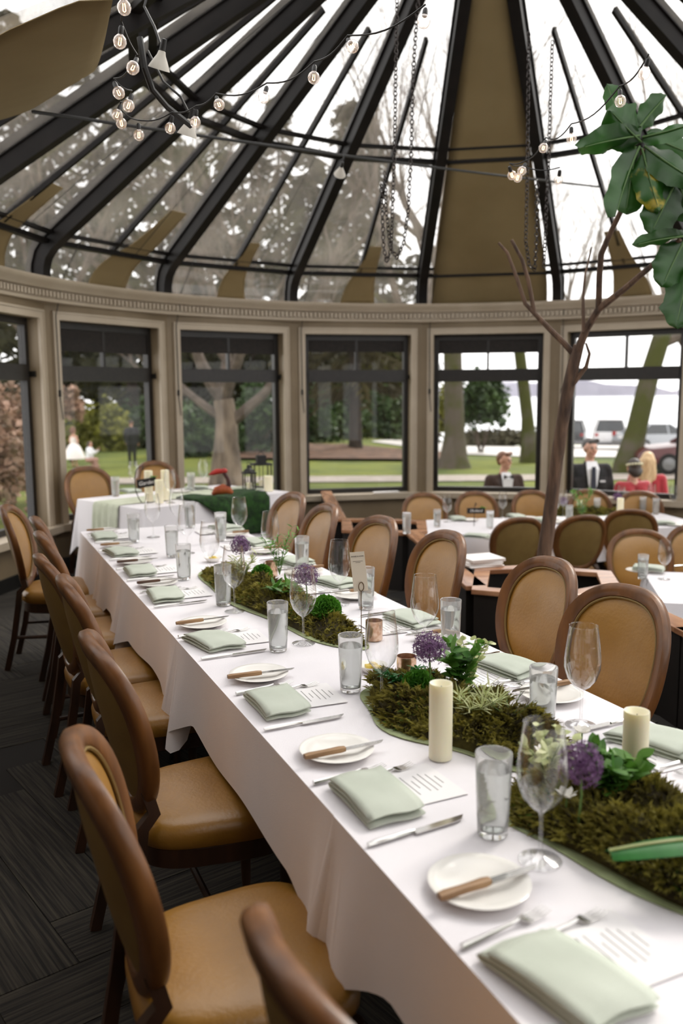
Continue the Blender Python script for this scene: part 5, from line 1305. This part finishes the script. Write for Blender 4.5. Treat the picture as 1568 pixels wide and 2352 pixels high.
# red billed bird figure
bp_ = on(508, 1132, .80); t = thing('bird_figure', 'carved bird figure with a red bill and curved dark neck', 'figurine', bp_)
MT['birdred'] = pm('red_feather_paint', '8c1616', 'b02a20', 30, .5); MT['birddark'] = pm('dark_neck_paint', '2a1310', '4a1f18', 20, .5); MT['birdor'] = pm('orange_brown_paint', '8c3a18', 'a85a28', 20, .6)
b = MB(); b.tube([(-.075, 0, .0), (-.04, 0, .03), (.02, 0, .045), (.06, 0, .04), (.10, 0, .01)], [.012, .035, .045, .04, .012], 12); b.build('body', MT['birdor'], t)
b = MB(); b.tube([(.055, 0, .05), (.068, 0, .09), (.062, 0, .13), (.04, 0, .165), (.03, 0, .19)], [.028, .022, .018, .018, .020], 10); b.build('neck', MT['birddark'], t)
b = MB(); b.ball((.032, 0, .20), .026, 12, 8, (1.1, .9, .9)); b.build('head', MT['birdred'], t)
b = MB(); b.tube([(.02, 0, .20), (-.03, 0, .195), (-.07, 0, .18), (-.105, 0, .168)], [.02, .024, .018, .003], 10); b.build('bill', MT['birdred'], t)
for s in (-1, 1): MB().ball((.03, s * .022, .208), .004, 8, 6).build('eye', MT['black'], t)
# moss throw hanging over the front edge
MT['throw'] = pm('deep_green_moss_throw', '10260a', '224512', 20, .95, .6, 60)
A_, B_ = on(440, 1139, .765), on(556, 1139, .765)
fr_e = Vector((-1.56, 6.76, 0)); dirL = Vector((.695, .72, 0)); nout = Vector((.72, -.695, 0))
th = thing('moss_throw', 'deep green moss throw hanging over the near edge of the corner table', 'throw', GC, GA)
b = MB()
def thr(u_, v_):
    x = -.10 + .62 * u_ if v_ < .5 else -.0 + .36 * u_ + .10; y = -.49
    if v_ <= .45: return Vector((-.25 + .75 * u_, -.20 - .29 * (v_ / .45), .772 + .015 * sin(u_ * 9)))
    q = (v_ - .45) / .55; w0, w1 = -.25 + .75 * u_, .06 + .40 * u_; xx = w0 + (w1 - w0) * min(1, q * 1.5)
    return Vector((xx, -.51 - .03 * sin(min(1, q * 2) * pi / 2) - .02 * sin(u_ * 8), .765 - .33 * q))
b.grid(thr, 20, 18); o = b.build('felt', MT['throw'], th, 80); o.modifiers.new('t', 'SOLIDIFY').thickness = .012
b = MB(); rnd = random.Random(9)
for i in range(2600):
    p_ = thr(rnd.random(), rnd.random()); d = Vector((rnd.gauss(0, .6), -1 + rnd.gauss(0, .5), rnd.gauss(0, .7))).normalized(); s_ = d.cross(Vector((rnd.gauss(0, 1), rnd.gauss(0, 1), rnd.gauss(0, 1)))).normalized() * .003
    b.add([p_ - s_, p_ + s_, p_ + d * .022], [(0, 1, 2)])
tag(b.build('moss_fringe', MT['mossgreen'] if False else MT['throw'], th, 0), None, None, None, 'stuff')

# ================================================================== window table and right hand table
WZ = LOW + .7615
def onw(px, py): p = atz(px, py, WZ); return Vector((p.x, p.y, WZ))
names = ['leftmost', 'second from left', 'third from left', 'fourth from left', 'fifth from left', 'sixth from left', 'seventh from left', 'eighth from left']
for i, (x, y) in enumerate([(1003, 1213), (1124, 1218), (1306, 1206), (1370, 1188), (1475, 1186), (1505, 1190)]):
    tumbler(names[i] + ' tumbler of water on the window table', 'glass', onw(x, y), 0, 'glasses on the window table')
for i, (x, y) in enumerate([(1026, 1202), (1153, 1195), (1273, 1200), (1292, 1192), (1425, 1182), (1495, 1178), (1545, 1180)]):
    wineglass(names[i] + ' wine glass on the window table', 'glass', onw(x, y), 0, 'glasses on the window table')
for i, (x, y) in enumerate([(1050, 1198), (1185, 1195), (1245, 1205), (1275, 1240), (1095, 1240), (1520, 1215)]):
    napkin(names[i] + ' folded sage napkin on the window table', 'napkin', onw(x, y) + Vector((0, 0, .0095)), .3 * i, 'settings on the window table', key=i % 3)
    plate(names[i] + ' plate on the window table', 'plate', onw(x, y) - Vector((.0, .0, .0)) if i > 9 else onw(x + 28, y + 2), 0, 'settings on the window table')
candle(onw(1423, 1196), .034, .20, 'ivory candle on the window table right of the moss')
candle(onw(1330, 1186), .030, .14, 'small ivory candle behind the moss on the window table')
st_ = onw(1088, 1213)
plaque('table_sign', st_, 'small black plaque on a wire stand on the window table', 'Orchard', 0, .175, .055, (.015, -.006, .155), [(0, 0, .003), (0, 0, .10), (.002, 0, .20), (.012, 0, .235), (.02, 0, .22), (.012, 0, .20)])
p_ = onw(1345, 1188)
mm = moss_mound('moss_centerpiece', 'mossy centrepiece on the window table by the far windows', (0, 0), .42, .12, .09, 7, 3000, 0); mm.location = p_; mm.rotation_euler = (0, 0, WA - pi/2)
allium(1295, 1158, p_.y + .05, .05, WZ + .03, 'purple allium on the window table, left one')
allium(1418, 1150, p_.y + .05, .05, WZ + .03, 'purple allium on the window table, right one')
sprig('feathery_sprig', 'airy green sprig on the window table', (onw(1335, 1205).x, onw(1335, 1205).y, WZ + .04), 7, .26, .11, .05, .006, 3, MT['leafg'], 25)
tumbler('tumbler of water on the right hand table', 'glass', onw(1473, 1338), 0, 'glasses on the right hand table')
wineglass('wine glass on the right hand table', 'glass', onw(1522, 1340), 0, 'glasses on the right hand table')
plate('white plate on the right hand table', 'plate', onw(1465, 1322), 0, 'settings on the right hand table')
napkin('folded sage napkin on the right hand table plate', 'napkin', onw(1488, 1323) + Vector((0, 0, .02)), 1.2, 'settings on the right hand table', key=1)
tableknife('steel knife on the right hand table', 'knife', onw(1545, 1312), -1.2, 'settings on the right hand table')
# things on the partition caps and the sill
p_ = atz(933, 1227, CAPZ); tumbler('empty looking tumbler standing on the oak planter cap', 'glass', (p_.x, p_.y, CAPZ), 0)
p_ = Vector((.93, 5.70, CAPZ))
for i in range(5):
    o = bevel(MB().box(-.125, .125, -.11, .11, .0, .011).build('white_napkin', MT['whitenapkin'], None), .004); o.location = (p_.x + jit(.008), p_.y + .05 + jit(.008), CAPZ + .0005 + i * .0115); o.rotation_euler = (0, 0, .25 + jit(.12))
    tag(o, ['lowest', 'second', 'middle', 'fourth', 'topmost'][i] + ' folded white napkin of the stack on the planter cap', 'napkin', 'stack of white napkins')
m = bay_m(2); q = m @ Vector((.33, -.02, .4455)); o = bevel(MB().box(-.16, .16, -.035, .035, 0, .018).build('white_napkin', MT['whitenapkin'], None), .006); o.location = q; o.rotation_euler = (0, 0, -va(2.5) + .08)
tag(o, 'folded white napkin left on the window sill below the mulch bed', 'napkin')
# ================================================================== people outside
def capsule(b, p0, p1, r0, r1, seg=12, flat=(1, 1)):
    p0, p1 = Vector(p0), Vector(p1); d = p1 - p0; L = max(d.length, 1e-5); d = d / L
    pts = []; rad = []
    for i in range(4): a = pi/2 * (i + .02) / 4; pts.append(p0 - d * r0 * cos(a)); rad.append(max(r0 * sin(a), .001))
    for i in range(5): f = i / 4; pts.append(p0.lerp(p1, f)); rad.append(r0 + (r1 - r0) * f)
    for i in range(4): a = pi/2 * (3.98 - i) / 4; pts.append(p1 + d * r1 * cos(a)); rad.append(max(r1 * sin(a), .001))
    b.tube(pts, rad, seg)
def blob(name, caps, mat, parent, vox=.014, smooth=4):
    b = MB()
    for c in caps:
        if len(c) == 3: b.ball(c[0], 1, 14, 10, c[1]) if isinstance(c[1], tuple) else b.ball(c[0], c[1])
        else: capsule(b, *c)
    o = b.build(name, mat, parent, 80)
    m = o.modifiers.new('join', 'REMESH'); m.mode = 'VOXEL'; m.voxel_size = vox; m.use_smooth_shade = True
    s = o.modifiers.new('soft', 'SMOOTH'); s.iterations = smooth; s.factor = .5
    return o
MT['skin'] = pm('skin', 'c08f78', 'c99a84', 8, .5, sss=.1); MT['suitbrown'] = pm('brown_wool', '33221c', '3d2a22', 60, .9); MT['suitblack'] = pm('black_wool', '0e0e12', '15151a', 60, .85)
MT['vest'] = pm('grey_waistcoat', '5c5655', None, rough=.9); MT['shirt'] = pm('white_shirt', 'e4e4e8', None, rough=.8); MT['tie'] = pm('navy_tie', '1a2034', None, rough=.6)
MT['red'] = pm('red_velvet', '8e0f1f', 'a3182a', 20, .85, sheen=.4); MT['hairdark'] = pm('dark_brown_hair', '1b110c', '2c1c13', 60, .55, stretch=(1, 1, .2)); MT['hairginger'] = pm('ginger_hair', '5a3420', '74482c', 60, .55)
MT['hairblond'] = pm('blond_hair', 'a98a63', 'c8ab82', 60, .5, stretch=(1, 1, .2)); MT['whitedress'] = pm('white_tulle', 'e6dedb', None, rough=.9); MT['pinktrouser'] = pm('dusty_pink_cloth', 'a88378', None, rough=.9); MT['lips'] = pm('lips', '9a4f48', None, rough=.5)
MT['flower'] = pm('cream_flower', 'd8d2b4', None, rough=.8)
def hand(caps, wrist, d, side, s=1.0, curl=.4):
    """palm and five fingers along d; side = thumb direction"""
    wrist, d, side = Vector(wrist), Vector(d).normalized(), Vector(side).normalized(); nrm = d.cross(side).normalized()
    palm = wrist + d * .05 * s
    caps.append((wrist, wrist + d * .03 * s, .026 * s, .028 * s))
    for k in range(4):
        o = side * (.024 - .016 * k) * s; L = (.070, .080, .074, .058)[k] * s
        k0 = wrist + d * .035 * s + o * .9; k1 = wrist + d * .085 * s + o; k2 = k1 + (d * cos(curl) - nrm * sin(curl)) * L * .5; k3 = k2 + (d * cos(curl * 2) - nrm * sin(curl * 2)) * L * .5
        caps.append((k0, k1, .012 * s, .0105 * s)); caps.append((k1, k2, .0095 * s, .009 * s)); caps.append((k2, k3, .0088 * s, .0075 * s))
    t0 = wrist + d * .02 * s + side * .024 * s; t1 = t0 + (side * .8 + d * .7) * .035 * s; caps.append((t0, t1, .013 * s, .011 * s)); caps.append((t1, t1 + (d + side * .2).normalized() * .03 * s, .010 * s, .008 * s))
def head(t, c, yaw, skin, hair, hmat, style, vox):
    c = Vector(c); M3 = Matrix.Rotation(yaw, 3, 'Z'); q = lambda x, y, z: c + M3 @ Vector((x, y, z))      # face looks along -Y
    caps = [(q(0, .012, .035), (.074, .092, .086), 0), (q(0, -.012, -.045), (.058, .066, .065), 0), (q(0, -.05, -.085), q(0, -.045, -.085), .03, .03), (q(0, .01, -.1), q(0, .02, -.19), .05, .055),
            (q(0, -.078, .015), q(0, -.098, -.018), .009, .014), (q(-.03, -.07, .03), q(.03, -.07, .03), .018, .018)]
    for s in (-1, 1): caps += [(q(s * .075, .012, .01), q(s * .078, .016, -.025), .013, .010), (q(s * .036, -.058, -.02), q(s * .034, -.05, -.04), .022, .02)]
    return caps
def face(t, c, yaw):
    c = Vector(c); M3 = Matrix.Rotation(yaw, 3, 'Z'); q = lambda x, y, z: c + M3 @ Vector((x, y, z))
    for s in (-1, 1):
        MB().ball(q(s * .031, -.083, .012), .010, 8, 6, (1.3, .8, .7)).build('eye', MT['black'], t)
        MB().tube([q(s * .016, -.088, .032), q(s * .046, -.08, .034)], .004, 5).build('eyebrow', MT['hairdark'], t)
    MB().tube([q(-.022, -.081, -.052), q(0, -.088, -.056), q(.022, -.081, -.052)], .0055, 6).build('mouth', MT['lips'], t)
def hairdo(t, c, yaw, mat, style, vox):
    c = Vector(c); M3 = Matrix.Rotation(yaw, 3, 'Z'); q = lambda x, y, z: c + M3 @ Vector((x, y, z))
    if style == 'short': caps = [(q(0, .03, .058), (.078, .088, .078), 0), (q(-.04, -.06, .095), q(.05, -.062, .105), .026, .03), (q(0, .07, -.02), q(0, .075, .03), .04, .05)]
    elif style == 'bun': caps = [(q(0, .025, .035), (.086, .10, .09), 0), (q(0, .085, -.06), (.075, .06, .065), 0), (q(-.05, .06, -.04), q(.05, .06, -.04), .05, .05)]
    else: caps = [(q(0, .02, .04), (.086, .10, .09), 0), (q(-.05, .06, 0), q(-.09, .05, -.38), .06, .05), (q(.05, .06, 0), q(.10, .04, -.42), .06, .04), (q(0, .08, 0), q(0, .08, -.42), .07, .06)]
    return blob('hair', caps, mat, t, vox)
def man(label, px, ytop, Y, zg, rz, jacket, extras, hmat, yaw=0, arms='down', vox=.014):
    p = at(px, ytop, Y); hgt = p.z - zg; s = hgt / 1.80; t = thing('person', label, 'person', (p.x, Y, zg), rz, 'people outside'); t.scale = (s, s, s)
    if arms == 'down': A = {-1: [(-.20, 0, 1.43), (-.265, .0, 1.16), (-.25, -.08, .93)], 1: [(.20, 0, 1.43), (.265, .0, 1.16), (.25, -.08, .93)]}
    else: A = {-1: [(-.20, 0, 1.43), (-.27, .0, 1.16), (-.20, -.17, 1.0)], 1: [(.20, 0, 1.43), (.27, -.02, 1.16), (.12, -.22, 1.06)]}
    caps = [((-.10, 0, .86), (-.10, 0, 1.15), .13, .12), ((.10, 0, .86), (.10, 0, 1.15), .13, .12), ((-.09, .01, 1.15), (-.11, .01, 1.36), .125, .115), ((.09, .01, 1.15), (.11, .01, 1.36), .125, .115), ((-.17, .01, 1.425), (.17, .01, 1.425), .075, .075), ((0, .02, 1.44), (0, .02, 1.49), .10, .07)]
    for sd in (-1, 1):
        a = A[sd]; caps += [(a[0], a[1], .072, .056), (a[1], a[2], .056, .042)]
    jk = blob('jacket', caps, jacket, t, vox)
    sk = []
    hc = (0, -.01, 1.672); sk += head(t, hc, yaw, None, None, None, None, vox)
    for sd in (-1, 1):
        a = A[sd]; d = Vector(a[2]) - Vector(a[1]); hand(sk, a[2], d, (-sd, -.3, 0) if arms == 'down' else (0, 0, 1))
    blob('body', sk, MT['skin'], t, vox * .75, 2); face(t, hc, yaw); hairdo(t, hc, yaw, hmat, 'short', vox)
    blob('trousers', [((-.095, 0, .95), (-.10, 0, .5), .105, .075), ((.095, 0, .95), (.10, 0, .5), .105, .075), ((-.10, 0, .5), (-.10, .01, .07), .075, .055), ((.10, 0, .5), (.10, .01, .07), .075, .055)], jacket if extras.get('same', True) else MT['suitblack'], t, vox * 1.4)
    for sd in (-1, 1): blob('shoe', [((sd * .10, .03, .045), (sd * .11, -.14, .035), .045, .035)], MT['black'], t, vox * 1.4)
    # shirt front, waistcoat, collar
    MB().add([(-.075, -.128, 1.44), (.075, -.128, 1.44), (.05, -.137, 1.25), (0, -.139, 1.08), (-.05, -.137, 1.25), (-.06, -.06, 1.53), (.06, -.06, 1.53)], [(0, 4, 3, 2, 1), (5, 0, 1, 6)]).build('shirt_front', MT['shirt'], t, 0).modifiers.new('t', 'SOLIDIFY').thickness = .02
    if extras.get('vest'):
        o = MB().add([(-.085, -.134, 1.32), (0, -.142, 1.20), (.085, -.134, 1.32), (.11, -.135, .9), (-.11, -.135, .9)], [(0, 4, 3, 2, 1)]).build('waistcoat', MT['vest'], t, 0); o.modifiers.new('t', 'SOLIDIFY').thickness = .02
    if extras.get('bow'):
        b = MB(); b.add([(0, -.152, 1.475), (-.065, -.15, 1.505), (-.065, -.15, 1.445), (.065, -.15, 1.505), (.065, -.15, 1.445)], [(0, 1, 2), (0, 4, 3)]); b.build('bow_tie', MT['black'], t, 0).modifiers.new('t', 'SOLIDIFY').thickness = .02
    if extras.get('tie'):
        MB().add([(-.022, -.15, 1.47), (.022, -.15, 1.47), (.035, -.158, 1.14), (0, -.158, 1.08), (-.035, -.158, 1.14)], [(0, 4, 3, 2, 1)]).build('tie', MT['tie'], t, 0).modifiers.new('t', 'SOLIDIFY').thickness = .012
        MB().box(.085, .145, -.142, -.13, 1.285, 1.305).build('pocket_square', MT['shirt'], t, 0)
    return t
man('smiling man in brown jacket, grey waistcoat and bow tie outside the window', 1160, 1042, 11.4, -.9, R(14), MT['suitbrown'], {'vest': 1, 'bow': 1}, MT['hairginger'], R(38), 'bent')
man('man in a black suit with a navy tie and pocket square outside the window', 1358, 1014, 11.3, -.9, R(4), MT['suitblack'], {'tie': 1}, MT['hairdark'], R(12), 'down')
man('man in a dark suit walking away across the lawn at left', 303, 958, 31, -.9, pi, MT['suitblack'], {'tie': 1}, MT['hairdark'], 0, 'down', .025)
def woman(label, px, ytop, Y, zg, rz, top, hmat, style, crown=False):
    p = at(px, ytop, Y); s = (p.z - zg) / 1.70; t = thing('person', label, 'person', (p.x, Y, zg), rz, 'people outside'); t.scale = (s, s, s)
    caps = [((-.08, 0, 1.0), (-.09, 0, 1.28), .11, .105), ((.08, 0, 1.0), (.09, 0, 1.28), .11, .105), ((-.15, .01, 1.34), (.15, .01, 1.34), .065, .065)]
    for sd in (-1, 1): caps += [((sd * .18, 0, 1.34), (sd * .235, 0, 1.08), .07, .055), ((sd * .235, 0, 1.08), (sd * .15, -.14, .98), .052, .04)]
    blob('top', caps, top, t)
    MB().lathe([(.16, 1.05), (.17, .95), (.22, .6), (.27, .1), (.25, .1), (.15, .9), (.14, 1.04)], 24).build('skirt', top, t)
    hc = (0, -.01, 1.575); sk = head(t, hc, 0, None, None, None, None, .014)
    for sd in (-1, 1): hand(sk, (sd * .15, -.14, .98), (-sd * .6, -.8, -.2), (0, 0, 1), .9)
    sk += [((0, .01, 1.36), (0, .015, 1.45), .06, .05)]
    for sd in (-1, 1): sk += [((sd * .08, 0, .5), (sd * .08, 0, .08), .05, .035), ((sd * .08, .02, .05), (sd * .085, -.12, .03), .035, .028)]
    blob('body', sk, MT['skin'], t, .012, 2); face(t, hc, 0); hairdo(t, hc, 0, hmat, style, .014)
    if crown:
        b = MB()
        for i in range(16): a = 2*pi*i/16; b.ball((.09 * cos(a), .02 + .10 * sin(a), 1.615 + .02 * sin(a)), .016, 6, 5)
        b.build('flower_crown', MT['flower'], t)
woman('woman in a red wrap with pinned up dark hair and flower crown, back turned', 1457, 1060, 11.1, -.9, pi + R(10), MT['red'], MT['hairdark'], 'bun', True)
woman('blond long-haired woman standing behind the woman in red', 1490, 1046, 11.8, -.9, pi - R(25), MT['red'], MT['hairblond'], 'long')
# girl in white and kneeling woman on the lawn
p = at(170, 972, 31); s = (p.z + .9) / 1.38; t = thing('person', 'girl in a white tulle dress standing on the lawn at left', 'person', (p.x, 31, -.9), pi * .9, 'people outside'); t.scale = (s, s, s)
MB().lathe([(.10, 1.02), (.115, .9), (.10, .82), (.20, .7), (.32, .45), (.36, .28), (.33, .28), (.08, .8), (.08, 1.0)], 20).build('dress', MT['whitedress'], t)
sk = head(t, (0, 0, 1.26), 0, 0, 0, 0, 0, .02)
for sd in (-1, 1):
    sk += [((sd * .12, 0, 1.03), (sd * .17, 0, .85), .035, .03), ((sd * .17, 0, .85), (sd * .08, -.1, .78), .03, .024), ((sd * .07, 0, .5), (sd * .07, 0, .06), .045, .03), ((sd * .07, .01, .035), (sd * .075, -.1, .025), .03, .024)]; hand(sk, (sd * .08, -.1, .78), (-sd, -.4, -.3), (0, 0, 1), .75)
sk.append(((-.09, 0, 1.03), (.09, 0, 1.03), .05, .05))
blob('body', sk, MT['skin'], t, .018, 2); face(t, (0, 0, 1.26), 0); hairdo(t, (0, 0, 1.26), 0, MT['hairginger'], 'bun', .02)
p = at(207, 1006, 30); s = (p.z + .9) / 1.08; t = thing('person', 'woman in a white blouse kneeling on the lawn with raised hands', 'person', (p.x, 30, -.9), R(80), 'people outside'); t.scale = (s, s, s)
blob('blouse', [((0, .02, .42), (0, 0, .74), .15, .14), ((-.14, 0, .78), (.14, 0, .78), .06, .06)] + [c for sd in (-1, 1) for c in (((sd * .17, 0, .77), (sd * .2, -.12, .58), .055, .045), ((sd * .2, -.12, .58), (sd * .1, -.32, .72), .043, .034))], MT['shirt'], t, .02)
blob('trousers', [((-.09, .05, .36), (-.11, -.32, .38), .105, .08), ((-.11, -.32, .38), (-.11, -.28, .06), .075, .05), ((.09, .05, .36), (.11, -.25, .10), .105, .08), ((.11, -.25, .08), (.11, .2, .07), .07, .05)], MT['pinktrouser'], t, .02)
sk = head(t, (0, -.02, .95), 0, 0, 0, 0, 0, .02)
for sd in (-1, 1): hand(sk, (sd * .1, -.32, .72), (0, -.4, .9), (-sd, 0, 0), .9)
sk += [((-.11, -.28, .04), (-.11, -.4, .03), .035, .03), ((.11, .22, .06), (.11, .3, .03), .035, .03)]
blob('body', sk, MT['skin'], t, .016, 2); face(t, (0, -.02, .95), 0); hairdo(t, (0, -.02, .95), 0, MT['hairdark'], 'bun', .02)

# ================================================================== parked cars
MT['tyre'] = pm('tyre_rubber', '121212', None, rough=.9); MT['carglass'] = pm('dark_car_glass', '22282c', None, rough=.08, spec=.8); MT['tail'] = pm('red_tail_light', '9a1010', None, rough=.2); MT['chrome'] = pm('grey_bumper', '77777a', None, rough=.3, metal=.6)
def carpaint(n, c): return pm(n, c, None, rough=.25, spec=.7)
def car(label, px, Y, rz, paint, prof, green, Wd=1.8, L=4.5):
    x = (px - 784) / FPX * Y; t = thing('parked_car', label, 'car', (x, Y, gz(x, Y) + .02), rz, 'cars in the parking lot')
    # profile in (length, height); built across the width with tumblehome
    def loft(pr, mat, name, w0, w1, zlo, zhi, parent):
        b = MB(); n = len(pr); vs = []
        for sgn, wf in ((-1, 1), (-1, .86), (1, .86), (1, 1)):
            pass
        rows = [(-1, .0), (-.93, .05), (.93, .05), (1, .0)]
        for yy, inset in ((-1, .06), (-.92, 0), (.92, 0), (1, .06)):
            for (lx, z) in pr:
                f = (z - zlo) / (zhi - zlo); hw_ = (w0 + (w1 - w0) * f) / 2; cx_ = sum(q[0] for q in pr) / n; cz = sum(q[1] for q in pr) / n
                vs.append((cx_ + (lx - cx_) * (1 - inset), yy * hw_, cz + (z - cz) * (1 - inset)))
        fs = [(r*n + i, (r+1)*n + i, (r+1)*n + (i+1) % n, r*n + (i+1) % n) for r in range(3) for i in range(n)] + [tuple(range(n)), tuple(range(3*n, 4*n))[::-1]]
        b.add(vs, fs); return b.build(name, mat, parent, 40)
    loft(prof, paint, 'body', Wd, Wd * .97, .3, 1.0, t)
    loft(green, MT['carglass'], 'window', Wd * .93, Wd * .72, green[0][1], max(g[1] for g in green), t)
    zt = max(g[1] for g in green); xs = [g[0] for g in green if g[1] > zt - .12]
    bevel(MB().box(min(xs) - .03, max(xs) + .03, -Wd * .36, Wd * .36, zt - .02, zt + .05).build('roof', paint, t), .03)
    zb = green[0][1]
    for s in (-1, 1):
        for (gx0, gx1) in ((green[0][0], xs[0]), (0, 0), (green[-1][0], xs[-1])):
            MB().tube([(gx0, s * Wd * .465, zb), (gx1, s * Wd * .36, zt)], .045, 6).build('pillar', paint, t)
        for lx in (-L * .31, L * .31):
            o = MB().lathe([(0, -.11), (.2, -.11), (.31, -.1), (.33, -.07), (.33, .07), (.31, .1), (.2, .11), (0, .11)], 20).build('wheel', MT['tyre'], t); o.rotation_euler = (pi/2, 0, 0); o.location = (lx, s * (Wd/2 - .1), .33)
            h = MB().lathe([(0, -.01), (.19, 0), (.2, .02), (0, .03)], 16).build('hubcap', MT['chrome'], o); h.location = (0, 0, .105 if s < 0 else -.13)
        MB().box(-L/2 - .02, -L/2 + .10, s * Wd * .40 - .09, s * Wd * .40 + .09, .78, 1.0).build('tail_light', MT['tail'], t, 0)
    bevel(MB().box(-L/2 - .06, -L/2 + .1, -Wd * .46, Wd * .46, .34, .55).build('bumper', MT['chrome'], t), .03)
    MB().box(-L/2 - .03, -L/2 + .01, -.26, .26, .68, .82).build('number_plate', MT['shirt'], t, 0); return t
suvp = [(-2.25, .35), (2.25, .35), (2.3, .7), (2.2, .98), (.95, 1.08), (-2.2, 1.08), (-2.28, .8)]
suvg = [(-2.15, 1.07), (-1.95, 1.68), (.2, 1.72), (.95, 1.07)]
sedp = [(-2.25, .32), (2.25, .32), (2.3, .6), (2.1, .78), (.95, .9), (-1.5, .92), (-2.2, .88), (-2.28, .6)]
sedg = [(-1.75, .9), (-1.0, 1.36), (.2, 1.38), (1.0, .88)]
car('white SUV seen from behind in the parking lot', 1397, 50, R(75), carpaint('white_car_paint', 'd8d8da'), suvp, suvg)
car('black car with red tail lights left of the white SUV', 1312, 55, R(72), carpaint('black_car_paint', '1a1c20'), suvp, suvg)
car('silver sedan right of the leaning mossy trunk', 1512, 46, R(15), carpaint('silver_car_paint', '9ea2a8'), sedp, sedg)
car('dark red car at the right behind the woman in red', 1630, 27, R(172), carpaint('dark_red_car_paint', '4a1216'), sedp, sedg)
